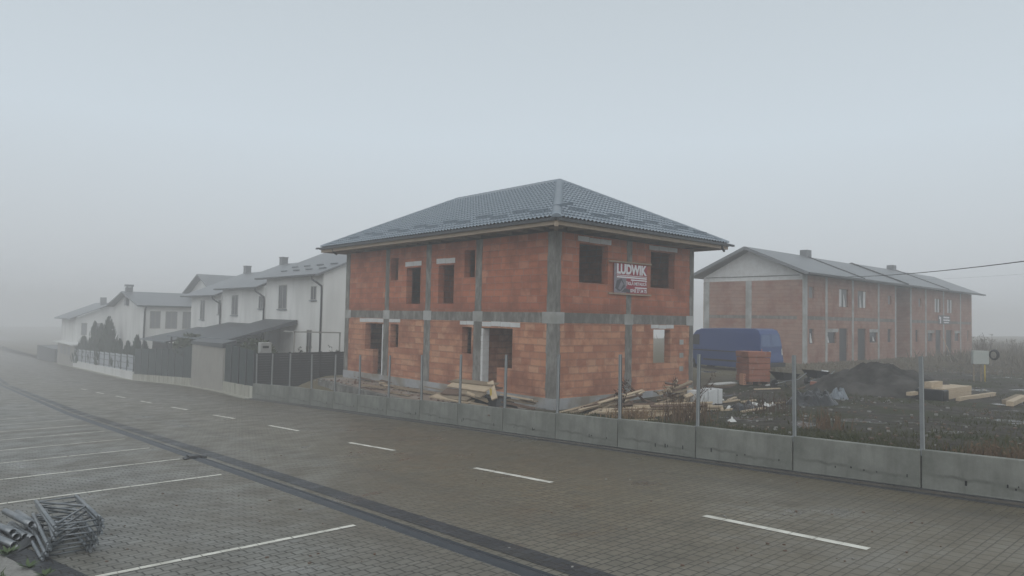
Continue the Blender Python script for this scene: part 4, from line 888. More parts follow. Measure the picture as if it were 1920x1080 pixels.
for i in range(5):
    for j in range(5): m_.obox(c-v*.352+u*(-.17+.085*i)+ZA*(.09+.085*j), u, v, ZA, .05, .004, .05)
single(m_, 'clay_block', ['clay_tile', 'clay_stack'], 'single upright clay block leaning against the brick pallet', 'block', bevel=.01)
c = at(1392, 721); m_ = MB(); m_.obox(c+ZA*.52-v*.2, u, v, ZA, .1, .08, .06); single(m_, 'paper_scrap', 'paper', 'white scrap lying on the single clay block', 'scrap')
for (px, py, a, w, dd, h, lab) in ((1312, 760, -8, .62, .55, .48, 'pale shrink-wrapped block pack behind the steel post'), (1332, 757, -8, .6, .5, .5, 'pale shrink-wrapped block pack beside the dark strap')):
    c = at(px, py); u2, v2 = rot(a); m_ = MB(); m_.obox(c+ZA*h/2, u2, v2, ZA, w, dd, h); m_.k = 1; m_.obox(c+ZA*h/2+u2*(w*.12), u2, v2, ZA, .02, dd+.012, h+.012)
    single(m_, 'block_pack', ['aac', 'plastic_dark'], lab, 'blocks', 'wrapped pale blocks', .01)
def board(p, yaw, pitch, L_, w, th, m, label, roll=0, group='boards', name='board', cat='board'):
    e = Matrix.Rotation(R(yaw), 3, 'Z') @ Matrix.Rotation(R(-pitch), 3, 'Y') @ Matrix.Rotation(R(roll), 3, 'X'); m_ = MB(); j = [rnd.uniform(-.015, .015) for _ in range(4)]
    q = [(-L_/2, -w/2+j[0]), (L_/2, -w/2+j[1]), (L_/2+j[2], w/2), (-L_/2+j[3], w/2)]
    m_.hexa([(a, b, -th/2) for a, b in q], [(a, b, th/2) for a, b in q])
    o = m_.build(name, m, None); o.rotation_euler = e.to_euler(); o.location = p
    return tag(o, label, cat, group)
# litter round the pallet
c = at(1356, 728)
for k in range(3): board(c+Vector((.05*k, .03*k, .06+.07*k)), -14+6*k, 0, 1.5+.1*k, .4, .05, ('dark_wood', 'grey_wood', 'paper')[k], ('dark wet board under the low plank heap by the pallet', 'grey board in the middle of the plank heap by the pallet', 'white board on top of the plank heap by the pallet')[k], group='low plank heap by the pallet')
for px, py, yaw, L_, m, lab in ((1438, 731, -22, 1.1, 'fresh_wood', 'short pale batten at the foot of the brick pallet'), (1448, 722, 15, 1.2, 'paper', 'whitish board lying right of the brick pallet'), (1372, 750, 24, .85, 'fresh_wood', 'pale offcut slanting beside the wrapped blocks'), (1372, 754, 6, .8, 'fresh_wood', 'flat pale offcut in front of the slanting offcut'),
    (1404, 754, 4, .7, 'fresh_wood', 'thin pale offcut in the mud before the pallet'), (1371, 770, 4, .9, 'fresh_wood', 'pale offcut at the near edge of the rag heap, nearest the post'), (1412, 771, 6, 1.1, 'fresh_wood', 'long pale offcut at the near edge of the rag heap'), (1450, 759, -3, 1.1, 'grey_wood', 'grey batten between the rag heap and the black foil'), (1512, 727, 18, 1.6, 'dry_red', 'reddish plank in the mud before the wheelbarrows'), (1290, 786, 3, .5, 'fresh_wood', 'small pale offcut in the grass just behind the panel wall')):
    p = at(px, py); board(p+ZA*.04, yaw-10, 2, L_, .1, .045, m, lab, group='loose offcuts on the mud')
def rag(name, px, py, sx, sy, sz, m, label, cat, seed, n=14, group=None):
    c = at(px, py); m_ = MB(); m_.smooth = False; g_ = []
    for i in range(n+1):
        row = []
        for j in range(n+1):
            a, b = i/n*2-1, j/n*2-1; r_ = math.hypot(a, b); w = max(0, 1-r_**2.2); nz = .6*noise.noise(Vector((a*2.2+seed, b*2.2, seed)))+.3*noise.noise(Vector((a*5, b*5+seed, 2)))
            ex = 1+.25*noise.noise(Vector((a*1.5, b*1.5, seed+9)))
            x, y = c.x+a*sx*ex, c.y+b*sy*ex; row.append(m_.add([(x, y, gz(x, y)-.03+w*sz*(.6+.9*nz))]))
        g_.append(row)
    for i in range(n):
        for j in range(n):
            q = (g_[i][j], g_[i+1][j], g_[i+1][j+1], g_[i][j+1])
            if all(m_.v[k].z > gz(m_.v[k].x, m_.v[k].y)-.025 for k in q) or True: m_.face(q)
    return single(m_, name, m, label, cat, group)
rag('foil_heap', 1522, 757, 1.15, .75, .75, 'foil', 'crumpled heap of shiny black foil before the spoil mound', 'foil', 3.1, 22)
rag('foil_sheet', 1572, 747, .42, .35, .55, 'foil_grey', 'grey crumpled foil sheet on the end of the black foil heap', 'foil', 8.2)
rag('foil_scrap', 1395, 766, .75, .4, .3, 'foil', 'low heap of dark rags and foil among the offcuts', 'rags', 5.5)
for px, py, s, sd_, lab in ((1413, 759, .28, 1.2, 'white plastic sheet draped over the dark rag heap'), (1437, 762, .2, 2.3, 'small white scrap at the far end of the rag heap'), (1449, 760, .13, 4.1, 'tiny pinkish-white scrap beside the grey batten'), (1372, 791, .16, 6.0, 'white rag lying alone on the grass behind the panel wall'), (1354, 751, .12, 7.7, 'white plastic scrap by the wrapped blocks'), (1367, 767, .12, 9.3, 'white scrap on the offcut nearest the post')):
    rag('white_scrap', px, py, s, s*.7, .18, 'paper', lab, 'scrap', sd_, 7)
# wheelbarrows
def barrow(px, py, yaw, label):
    c = at(px, py); u, v = rot(yaw); t = thing('wheelbarrow', c, label, 'wheelbarrow', 'wheelbarrows on the lot'); m_ = MB()
    lo = [c+u*a+v*b+ZA*.32 for a, b in ((-.3, -.2), (.3, -.2), (.3, .2), (-.3, .2))]; hi = [c+u*a+v*b+ZA*z for a, b, z in ((-.5, -.33, .56), (.62, -.33, .66), (.62, .33, .66), (-.5, .33, .56))]
    m_.poly(lo)
    for i in range(4): j = (i+1) % 4; m_.poly([lo[i], lo[j], hi[j], hi[i]])
    m_.build('tray', 'plastic_dark', t)
    m_ = MB(); m_.tube([c+u*.72-v*.05+ZA*.18, c+u*.72+v*.05+ZA*.18], .18, 14); m_.build('wheel', 'rubber', t)
    for s in (-1, 1):
        m_ = MB(); m_.tube([c+u*.72+v*.06*s+ZA*.18, c+u*.2+v*.2*s+ZA*.3, c-u*.45+v*.26*s+ZA*.35, c-u*.95+v*.28*s+ZA*.6], .018, 6); m_.build('handle', 'steel', t)
        m_ = MB(); m_.tube([c-u*.25+v*.24*s+ZA*.33, c-u*.35+v*.24*s+ZA*.0], .016, 6); m_.build('leg', 'steel', t)
barrow(1473, 727, 170, 'dark wheelbarrow next to the brick pallet'); barrow(1531, 722, 175, 'dark wheelbarrow at the foot of the spoil mound, beside a white bucket')
c = at(1547, 722); m_ = MB(); m_.tube([c, c+ZA*.3], [.1, .13], 12); m_.k = 1; m_.tube([c+ZA*.302, c+ZA*.33], [.135, .135], 12); m_.k = 0; m_.tube([c+ZA*.332, c+ZA*.62], [.11, .13], 12); single(m_, 'bucket_stack', ['white_plastic', 'plastic_dark'], 'two stacked white buckets beside the wheelbarrow', 'buckets')
c = at(1526, 727); m_ = MB(); m_.obox(c+ZA*.13, *rot(20), ZA, .4, .25, .25); single(m_, 'clay_block', 'clay_stack', 'small reddish block in the mud by the buckets', 'block', bevel=.01)
# spoil mound
c = at(1686, 738); m_ = MB(); m_.smooth = True; n = 70; g_ = []
cx, cy = c.x+.6, c.y+.8; mu, mv = lat.copy(), vv.copy()
for i in range(n+1):
    row = []
    for j in range(n+1):
        a, b = (i/n*2-1)*3.6, (j/n*2-1)*3.0; x, y = cx+mu.x*a+mv.x*b, cy+mu.y*a+mv.y*b
        aa = a-.05; p = max(0, 1-math.hypot(aa/(3.1 if aa < 0 else 2.75), b/2.4)); pk = 1.2*(p**.82)
        pk -= .12*max(0, p-.8)*5
        nz = .2*noise.noise(Vector((x*.9, y*.9, 0)))+.15*noise.noise(Vector((x*2.2, y*2.2, 4)))+.11*abs(noise.noise(Vector((x*5, y*5, 7))))+.06*noise.noise(Vector((x*17, y*17, 2)))
        row.append(m_.add([(x, y, gz(x, y)-.05+pk+nz*min(1, p*4))]))
    g_.append(row)
for i in range(n):
    for j in range(n): m_.face((g_[i][j], g_[i+1][j], g_[i+1][j+1], g_[i][j+1]))
single(m_, 'spoil_mound', 'mound', 'dark heap of dug earth and rubble in the middle of the lot', 'earth mound')
# timber stack and beams
def beam(px, py, yaw, L_, w, h, lift, lab, m='fresh_wood', grp='stacked roof timber'):
    c = at(px, py); u, v = rot(yaw); m_ = MB(); m_.obox(c+u*L_/2+ZA*(h/2+lift), u, v, ZA, L_, w, h); return single(m_, 'timber_beam', m, lab, 'beam', grp, .006)
c0 = at(1764, 751); td = at(1866, 739)-at(1776, 753); ty = math.degrees(math.atan2(td.y, td.x)); u, v = rot(ty)
def tb(o_u, o_v, z, L_, w, h, lab, m='fresh_wood'):
    m_ = MB(); m_.obox(c0+u*(o_u+L_/2)+v*o_v+ZA*(z+h/2), u, v, ZA, L_, w, h); return single(m_, 'timber_beam', m, lab, 'beam', 'stacked roof timber', .005)
k = 0
for r_ in range(2):
    for q in range(4):
        tb(rnd.uniform(-.05, .05), .0+.21*q, .02+.2*r_, 2.6, .2, .195, f'pale roof beam inside the covered timber stack, {("bottom", "upper")[r_]} layer', 'fresh_wood')
tb(.0, .42, .42, 1.0, .24, .2, 'short thick beam on top of the timber stack')
tb(.35, -.42, .0, 3.6, .14, .14, 'long beam lying on the ground along the timber stack')
m_ = MB(); m_.obox(c0+u*.08+v*.32+ZA*.17, u, v, ZA, .5, .95, .42); single(m_, 'tarpaulin', 'foil', 'dark cover wrapped round the end of the timber stack', 'tarpaulin', bevel=.05)
m_ = MB(); m_.obox(c0-u*.45+v*.75+ZA*.2, u, v, ZA, .7, .16, .12); single(m_, 'timber_beam', 'fresh_wood', 'pale beam end poking out left of the covered stack', 'beam', 'stacked roof timber')
c1 = at(1893, 763); td = at(1950, 738)-c1; u1, v1 = rot(math.degrees(math.atan2(td.y, td.x))); m_ = MB(); m_.obox(c1+u1*1.6+ZA*.1, u1, v1, ZA, 3.2, .2, .16); single(m_, 'timber_beam', 'fresh_wood', 'lone pale beam at the edge of the lot past the timber stack', 'beam', bevel=.005)
m_ = MB(); m_.obox(c1+u1*2.2+v1*.22+ZA*.08, u1, v1, ZA, 3.0, .18, .15); single(m_, 'timber_beam', 'grey_wood', 'second beam lying behind the lone pale beam', 'beam', bevel=.005)
# meter box with hose coil
c = at(1838, 716); c.z = gz(c.x, c.y); D = (c.x*.66+c.y*.75); k_ = D/F
t = thing('meter_box', c, 'pale green meter box on a post at the weedy edge of the lot', 'meter box')
zb_, zt_ = c.z+(716-683)*k_, c.z+(716-658)*k_; hw = 13*k_
m_ = MB(); m_.obox(c+ZA*((zb_+zt_)/2-c.z), lat, vv, ZA, 2*hw, .35, zt_-zb_); m_.build('box', 'box_green', t, .02)
m_ = MB(); m_.obox(c-lat*hw*.8+ZA*((zb_-c.z)/2), lat, vv, ZA, .05, .05, zb_-c.z+.3); m_.build('leg', 'grey_wood', t); m_ = MB(); m_.obox(c+lat*hw*.1+ZA*((zb_-c.z)/2), lat, vv, ZA, .05, .05, zb_-c.z+.3); m_.build('leg', 'grey_wood', t)
m_ = MB(); m_.tube([c+lat*hw*.5-vv*.1-ZA*.1, c+lat*hw*.5-vv*.1+ZA*(zb_-c.z+.02)], .03, 8); m_.build('gas_pipe', 'yellow', t)
m_ = MB(); cc = c+lat*(hw*1.5)-vv*.2+ZA*((zb_+zt_)/2-c.z+.15)
for q in range(4):
    rr = 8.5*k_*(.88+.06*q); m_.tube([cc+vv*.03*q+lat*math.cos(a)*rr*.8+ZA*math.sin(a)*rr+lat*.02*q for a in [i*math.pi/12 for i in range(25)]], .032, 6, cap=False)
single(m_, 'hose_coil', 'cable', 'coil of black hose hanging at the side of the meter box', 'hose')
# ---------------------------------------------------------------- timber heaps round the house
def onz(px, py, z): r = ray(px, py); return r*(z/r.z)
H1 = 'boards heaped before the wide doorway'
TZ = -3.09

def yb(x, y, z, L_, w, th, m, lab, yaw=90, pitch=0, roll=0, g_=H1): return board(Vector((x, y, z)), yaw, pitch, L_, w, th, m, lab, roll, g_)
heapb = [(14.72, 19.55, .12, 2.0, 'fresh_wood', 'pale plank edge lowest at the front of the doorway board heap', -12), (14.8, 19.6, .17, 1.95, 'grey_wood', 'wide grey board just above the pale front plank of the doorway heap', -24),
         (14.98, 19.4, .3, 1.7, 'dark_wood', 'brown board in the middle tier of the doorway heap', -26), (15.0, 18.75, .33, 1.2, 'grey_wood', 'short grey board beside the brown middle board of the doorway heap', -24),
         (15.2, 19.2, .47, 2.1, 'fresh_wood', 'long pale-grey board across the upper front of the doorway heap', -26), (15.45, 19.25, .58, 2.2, 'grey_wood', 'grey board lying at the back top of the doorway heap', -10), (15.6, 19.4, .5, 2.6, 'dark_wood', 'dark board at the far back of the doorway heap', -4)]
for x, y, z, L_, m, lab, roll in heapb:
    yb(x, y, TZ+z*1.2+.12, L_, .36, .045, m, lab, 92+rnd.uniform(-4, 4), rnd.uniform(-2, 2), roll)
yb(15.1, 18.35, TZ+.36, 1.1, .2, .05, 'fresh_wood', 'pale plank slanting down the right side of the doorway heap', 148, 20, -20)
yb(15.3, 18.05, TZ+.66, 1.0, .22, .05, 'fresh_wood', 'pale plank sticking up at the crest of the doorway heap', 60, 28, -25)
yb(15.0, 18.15, TZ+.14, .9, .2, .05, 'grey_wood', 'grey short board at the right foot of the doorway heap', 150, 10, -30)
m_ = MB(); m_.hexa([(15.05, 17.6, TZ), (15.9, 17.3, TZ), (16, 20, TZ), (15.1, 20.2, TZ)], [(15.3, 17.8, TZ+.4), (15.7, 17.6, TZ+.45), (15.75, 19.9, TZ+.42), (15.4, 20, TZ+.36)]); single(m_, 'heap_shade_fill', 'rubber', 'added dark block standing in for shade in the hollow of the doorway board heap', 'shade filler')  # dark filler put in for the shade between the heaped boards
for i, (x, y, z, L_, m, yaw) in enumerate([(15.6, 17.2, .5, 1.3, 'fresh_wood', 98), (15.7, 17.1, .36, 1.2, 'grey_wood', 100), (15.5, 17.0, .26, 1.4, 'dark_wood', 95), (15.35, 17.1, .14, 1.5, 'dark_wood', 93), (15.1, 17.3, .07, 1.5, 'fresh_wood', 92), (15.1, 16.9, .02, 1.1, 'fresh_wood', 97), (15.4, 16.5, -.02, 1.2, 'dark_wood', 90), (15.8, 16.8, .42, .9, 'grey_wood', 80)]):
    yb(x, y, TZ+z, L_, .16, .045, m, 'loose plank between the doorway heap and the corner column', yaw, rnd.uniform(-4, 4), rnd.uniform(-12, 12), 'planks beside the corner column')
m_ = MB(); m_.obox(Vector((15.1, 17.9, TZ+.62)), XA, YA, ZA, .03, .06, .22); single(m_, 'yellow_strap', 'yellow', 'faded yellow strap hanging on the doorway board heap', 'strap')
for px, py, L_, yaw, m in ((660, 706, 1.2, 80, 'dark_wood'), (690, 712, 1.4, 95, 'dark_wood'), (715, 716, 1.0, 84, 'grey_wood'), (700, 727, 1.6, 100, 'grey_wood'), (720, 722, 1.3, 70, 'fresh_wood'), (745, 726, 2.2, 96, 'grey_wood'), (775, 733, 2.6, 92, 'grey_wood'), (800, 737, 2.2, 95, 'grey_wood'), (765, 712, 1.2, 85, 'dark_wood'), (750, 708, 1.2, 75, 'dark_wood'), (790, 722, 1.7, 98, 'dark_wood'), (820, 731, 1.6, 90, 'grey_wood'), (735, 718, 1.5, 99, 'dark_wood'), (770, 720, 1.5, 88, 'grey_wood'), (690, 704, .9, 60, 'dark_wood'), (745, 738, 1.6, 93, 'grey_wood')):
    p = onz(px, py, TZ+.04); board(p+ZA*rnd.uniform(0, .06), yaw, rnd.uniform(-2, 3), L_, rnd.uniform(.14, .26), .045, m, 'weathered board scattered on the muddy slab along the brick house', rnd.uniform(-6, 6), 'boards scattered on the muddy slab')
p = onz(656, 704, TZ+.04); m_ = MB(); m_.obox(p+ZA*.1, *rot(30), ZA, .5, .3, .16); single(m_, 'rubble_block', 'clay_stack', 'broken clay block on the muddy slab by the far house corner', 'block', bevel=.02)
SH = 'battens piled along the gable side'
def stick(px, py, lift, L_, yaw, pitch, m, lab='thin batten in the long heap along the gable side', g_=SH, w=None):
    p = at(px, py); return board(p+ZA*lift, yaw, pitch, L_, w or rnd.uniform(.05, .1), rnd.uniform(.035, .06), m, lab, rnd.uniform(-30, 30), g_, 'batten', 'batten')
for k in range(40):
    t = rnd.random(); stick(lerp(1085, 1165, t), lerp(771, 773, t)-rnd.uniform(-3, 5), .05+t*.5*rnd.random(), rnd.uniform(1.4, 2.8), rnd.uniform(-6, 14), rnd.uniform(5, 13), rnd.choice(('fresh_wood', 'fresh_wood', 'grey_wood', 'dark_wood')))
for k in range(24):
    t = rnd.random(); stick(lerp(1185, 1290, t), lerp(779, 767, rnd.random()), .05+.22*rnd.random(), rnd.uniform(1.6, 3.0), rnd.uniform(-38, -18), rnd.uniform(-2, 2), rnd.choice(('fresh_wood', 'fresh_wood', 'dark_wood')), 'long batten lying flat before the gable wall beside the split wood', 'long battens flat before the gable wall')
for k in range(46):
    a, b = rnd.gauss(0, .3), rnd.gauss(0, .3); stick(1268+a*70, 762+b*8-3, .08+max(0, .75*(1-abs(a)*1.2))*rnd.random(), rnd.uniform(.35, 1.0), rnd.uniform(-40, 50), rnd.uniform(-15, 25), rnd.choice(('fresh_wood', 'grey_wood', 'dark_wood', 'fresh_wood')), 'short split piece in the wood pile under the gable window', 'split wood under the gable window', rnd.uniform(.07, .14))
for px, py, L_ in ((1215, 782, .9), (1200, 790, 1.0), (1232, 781, .8)): p = at(px, py); board(p+ZA*.03, -25, 0, L_, .09, .04, 'fresh_wood', 'pale offcut on the grass between two wall posts', 0, 'pale offcuts between two wall posts')
# ---------------------------------------------------------------- weeds, grass, scrub
branchy('weed', at(1160, 783), 1.15, .22, 7, 'twig', 'dark leafy weed stalk behind the wall, right beside a steel post', 'weed', 5, 'twig', .012)
p = at(1258, 768); 
for a, lab in ((-.9, 'dark twiggy branch leaning left out of the split wood pile'), (.1, 'dark upright twiggy branch in the split wood pile'), (.75, 'dark short twiggy branch at the right of the split wood pile')):
    branchy('branch', p+lat*a*.9+ZA*.3, 1.0, .12, 3, 'twig', lab, 'branch', 2, 'twig', .016, None, tuple((lat*a*.9).xy))
branchy('weed', at(1250, 793), 1.3, .12, 2, 'twig', 'single thin bare stalk in front of the long flat battens', 'weed', 0, None, .014)
def tuft(name, px, py, h, w, n, m, label, cat='weeds', s=.012, kind=None):
    c = at(px, py); m_ = MB()
    for k in range(n):
        b = c+lat*rnd.gauss(0, w)+vv*rnd.gauss(0, w*.6); 
        if b.x < xw(b.y)+.2: continue
        b.z = gz(b.x, b.y)-.03; hh = h*rnd.uniform(.35, 1); l = Vector((rnd.gauss(0, .22), rnd.gauss(0, .22), 1))*hh; sd_ = lat*s*rnd.uniform(.6, 1.3)
        mid = b+l*.55+Vector((rnd.gauss(0, .03), rnd.gauss(0, .03), 0)); m_.poly([b-sd_, b+sd_, mid+sd_*.8, b+l, mid-sd_*.8])
        if rnd.random() < .6:
            q = b+l*rnd.uniform(.5, 1); u = Vector((rnd.gauss(0, 1), rnd.gauss(0, 1), rnd.gauss(0, 1))).normalized()*.05; w_ = u.cross(lat).normalized()*.02; m_.poly([q, q+u+w_, q+u*1.6, q+u-w_])
    return single(m_, name, m, label, cat)
tuft('weed_clump', 1285, 792, .8, .3, 130, 'dry_red', 'rust-brown dry weed clump behind the wall next to the van-side post', 'weeds')
tuft('weed_clump', 1185, 787, .45, .3, 160, 'dry', 'low dry weed clump at the foot of the batten heap', 'weeds')
tuft('weed_clump', 1553, 806, .6, .2, 60, 'dry_red', 'dry brown weed clump behind the wall below the foil heap', 'weeds')
tuft('weed_clump', 1440, 775, .8, .35, 70, 'twig', 'thin sparse dark weed stalks between two posts', 'weeds', .007)
tuft('weed_clump', 1880, 868, .42, .45, 260, 'dry_red', 'reddish dry stalks behind the last visible wall panel', 'weeds', .008)
def blades(name, m, pts, h0, h1, s, n_per, kind='stuff', seg=False):
    m_ = MB()
    for (x, y, d) in pts:
        for k in range(n_per):
            b = Vector((x+rnd.gauss(0, d), y+rnd.gauss(0, d), 0)); 
            if b.x < xw(b.y)+.16: continue
            b.z = gz(b.x, b.y)-.02; h = rnd.uniform(h0, h1); a = rnd.uniform(0, 6.28); sd_ = Vector((math.cos(a), math.sin(a), 0))*s*rnd.uniform(.6, 1.4); l = Vector((rnd.gauss(0, .35), rnd.gauss(0, .35), 1))*h
            m_.poly([b-sd_, b+sd_, b+l])
    o = m_.build(name, m); return tag(o, kind=kind)
pts = [(xw(y)+.3+abs(rnd.gauss(0, .9)), y, .25) for y in [rnd.uniform(2, 15.5) for _ in range(330)]]
blades('grass', 'grass', pts, .04, .16, .012, 26)
pts = []
while len(pts) < 520:
    x, y = rnd.uniform(15, 42), rnd.uniform(2, 15)
    if noise.noise(Vector((x*.3, y*.3, 5))) > .02: pts.append((x, y, .35))
blades('grass', 'grass', pts, .04, .14, .018, 16)
pts = [(rnd.uniform(36, 60), rnd.uniform(15.5, 21.3), .5) for _ in range(260)]+[(rnd.uniform(44, 70), rnd.uniform(7, 21), .6) for _ in range(520)]
blades('dry_grass', 'scrub', pts, .06, .22, .03, 14)
pts = [(rnd.uniform(58, 100), rnd.uniform(2, 19), .9) for _ in range(700)]+[(rnd.uniform(80.7, 130), rnd.uniform(8, 60), 1.4) for _ in range(500)]
blades('scrub', 'scrub', pts, .35, 1.0, .05, 16)
for k, (px, py, hh, lab) in enumerate(((1838, 672, 2.0, 'bare bush standing just behind the meter box'), (1852, 668, 2.4, 'taller bare bush behind the hose coil'), (1905, 668, 1.9, 'bare bush at the foggy edge of the scrub field'))):
    r = ray(px, 650); p = r*(62/F); p.z = gz(p.x, p.y); branchy('bare_bush', p, hh, .8, 11, 'twig', lab, 'bush', 3, 'scrub', .025)
m_ = MB()
for k in range(900):
    x, y = xw(8)+abs(rnd.gauss(0, 9))+.4, rnd.uniform(2, 17)
    if k > 700: x, y = rnd.uniform(15, 17), rnd.uniform(18, 31)
    s = rnd.uniform(.015, .06); u, v = rot(rnd.uniform(0, 180)); z = gz(x, y) if k <= 700 else -3.09
    m_.k = rnd.choice((0, 0, 2, 2, 2)); m_.obox((x, y, z+s*.2), u, v, ZA, s*rnd.uniform(1, 2), s*rnd.uniform(.8, 1.5), s)
tag(m_.build('rubble', ['gravel', 'clay_tile', 'dark_wood']), kind='stuff')
# verge at the lower left corner
m_ = MB()
for k in range(1500):
    y = rnd.uniform(8, 13.5); x = xe(y)-.62-abs(rnd.gauss(0, .22)); b = Vector((x, y, roadz(x, y)+.0)); a = rnd.uniform(0, 6.28); sd_ = Vector((math.cos(a), math.sin(a), 0))*.012; l = Vector((rnd.gauss(0, .5), rnd.gauss(0, .5), 1))*rnd.uniform(.03, .12); m_.poly([b-sd_, b+sd_, b+l])
tag(m_.build('grass', 'leaf'), kind='stuff')
def rosette(x, y, r_, n, lab):
    m_ = MB(); c = Vector((x, y, roadz(x, y)+.035))
    for k in range(n):
        a = rnd.uniform(0, 6.28); o = Vector((math.cos(a), math.sin(a), rnd.uniform(.1, .7))); u = Vector((-o.y, o.x, 0)); L_ = r_*rnd.uniform(.5, 1)
        m_.poly([c, c+o*L_*.5+u*L_*.16, c+o*L_, c+o*L_*.5-u*L_*.16])
    single(m_, 'weed', 'leaf', lab, 'weed', 'weeds in the kerb joint')
rosette(1.32, 11.15, .17, 40, 'largest green weed rosette in the kerb joint by the steel tubes'); rosette(1.12, 11.9, .12, 26, 'small green weed at the kerb behind the steel tubes'); rosette(1.42, 10.25, .14, 30, 'green weed in the kerb joint near the frame corner'); rosette(1.52, 9.75, .13, 28, 'green weed lowest in the kerb joint')
# ---------------------------------------------------------------- scaffold frames and tubes on the parking bays
fo = Vector((1.86, 10.95, 0)); fd = Vector((.075, 1, 0)).normalized(); fs = Vector((1, -.075, 0)).normalized()
slope = (roadz(2, 12)-roadz(2, 10))/2
def frame_mesh():
    m_ = MB(); W, L_, r_ = .52, 2.1, .026
    for x in (0, W): m_.tube([(x, 0, 0), (x, L_, 0)], r_, 8); m_.tube([(x, -.12, 0), (x, 0, 0)], .017, 6)
    for y in (.06, L_-.08): m_.tube([(0, y, 0), (W, y, 0)], .011, 6)
    m_.tube([(0, .1, 0), (W, 1.15, 0)], .015, 6); m_.tube([(W, 1.15, 0), (0, L_-.12, 0)], .015, 6)
    for x in (.02, W-.02): m_.box(x-.012, .0, -.05, x+.012, .12, .05)
    return m_
f0 = None
flab = ['topmost galvanised frame of the scaffold stack', 'second scaffold frame from the top of the stack', 'third scaffold frame from the top of the stack', 'fourth scaffold frame down, halfway in the stack', 'fifth scaffold frame down in the stack', 'sixth scaffold frame down in the stack', 'lowest scaffold frame lying on the pavers']
for k in range(7):
    z = .4-.062*k
    if f0 is None: f0 = o = frame_mesh().build('scaffold_frame', 'steel')
    else: o = f0.copy(); COL.objects.link(o)
    dx, dy = (-.02*k+rnd.uniform(-.03, .03))*(k > 0), rnd.uniform(-.13, .1)*(k > 0)
    x, y = 1.74+dx, 10.62+dy
    o.location = (x, y, roadz(x, y)+z); o.rotation_euler = (math.atan(slope), R(rnd.uniform(-2, 2)*(k > 0)), -R(4.2)+R(rnd.uniform(-2.5, 2.5)))
    tag(o, flab[k], 'scaffold frame', 'stacked scaffold frames')
m_ = MB()
for k in range(9):
    pass
tubes = [(1.5, 13.2, 1.68, 12.0, .2, 'longest steel tube, lying across the top of the tube heap'), (1.64, 13.1, 1.76, 11.85, .17, 'steel tube on top of the heap nearest the scaffold frames'), (1.33, 12.9, 1.5, 11.9, .08, 'steel tube in the middle of the tube heap'), (1.18, 12.6, 1.43, 11.5, .06, 'steel tube at the kerb side of the heap, pointing forward'), (1.3, 12.7, 1.46, 11.95, .14, 'shorter steel tube between two longer ones'), (1.5, 12.7, 1.6, 11.9, .06, 'steel tube below the topmost tube'), (1.55, 12.9, 1.67, 11.75, .05, 'steel tube low in the heap beside the frames'), (1.1, 12.9, 1.3, 12.05, .12, 'steel tube at the outer edge of the heap'), (1.72, 12.9, 1.74, 11.9, .06, 'thin steel tube squeezed against the frame stack')]
for x0, y0, x1, y1, h, lab in tubes:
    a, b = Vector((x0, y0, roadz(x0, y0)+h+.02)), Vector((x1, y1, roadz(x1, y1)+h)); d = (b-a).normalized(); sd_ = d.cross(ZA).normalized(); up = sd_.cross(d); m_ = MB(); r_ = .047; n = 14; m_.smooth = True
    for rr, fl in ((r_, 1), (r_*.86, -1)):
        A = m_.add([a+(sd_*math.cos(t)+up*math.sin(t))*rr for t in [2*math.pi*i/n for i in range(n)]]); B = m_.add([b+(sd_*math.cos(t)+up*math.sin(t))*rr for t in [2*math.pi*i/n for i in range(n)]])
        for i in range(n): j = (i+1) % n; m_.face((A+i, A+j, B+j, B+i) if fl > 0 else (A+i, B+i, B+j, A+j))
        if fl > 0: A1, B1 = A, B
    for i in range(n):
        j = (i+1) % n; m_.face((B1+i, B1+j, B+j, B+i)); m_.face((A1+i, A+i, A+j, A1+j))
    single(m_, 'steel_tube', 'steel', lab, 'tube', 'steel tubes heaped at the kerb')
m_ = MB(); p = Vector((1.5, 11.65, roadz(1.5, 11.65)+.02)); m_.poly([p+Vector(v) for v in ((-.05, -.35, .01), (.3, .1, .03), (.22, .3, .06), (-.02, .0, .03))]); single(m_, 'rubber_scrap', 'rubber', 'black flat scrap lying in front of the steel tubes', 'scrap')
m_ = MB(); pts = [on_road(a, b) for a, b in ((344, 861.5), (352, 859), (362, 857.5), (372, 856.5), (384, 857.5))]
for a, b, h in zip(pts, pts[1:], (.02, .05, .05, .03)): m_.hexa([a+v+ZA*.012 for v in (Vector((0, -.16, 0)), Vector((0, .1, 0)))]+[b+v+ZA*.012 for v in (Vector((0, .1, 0)), Vector((0, -.16, 0)))], [a+v+ZA*(h+.012) for v in (Vector((0, -.14, 0)), Vector((0, .08, 0)))]+[b+v+ZA*(h+.012) for v in (Vector((0, .08, 0)), Vector((0, -.14, 0)))])
single(m_, 'rubber_strip', 'rubber', 'black rubber strip bent across the drain channel', 'strip')
p = on_road(600, 852); m_ = MB()
for k in range(140):
    px, py = rnd.uniform(100, 1800), rnd.uniform(830, 1075); q = on_road(px, py)
    if q.x > xw(q.y)-.6 or q.x < xe(q.y)+.1: continue
    u, v = rot(rnd.uniform(0, 180)); s = rnd.uniform(.008, .028); m_.k = rnd.choice((0, 0, 0, 1)); m_.obox(q+ZA*s*.25, u, v, ZA, s*1.6, s, s*.5)
tag(m_.build('road_litter', ['dark_wood', 'gravel']), kind='stuff')
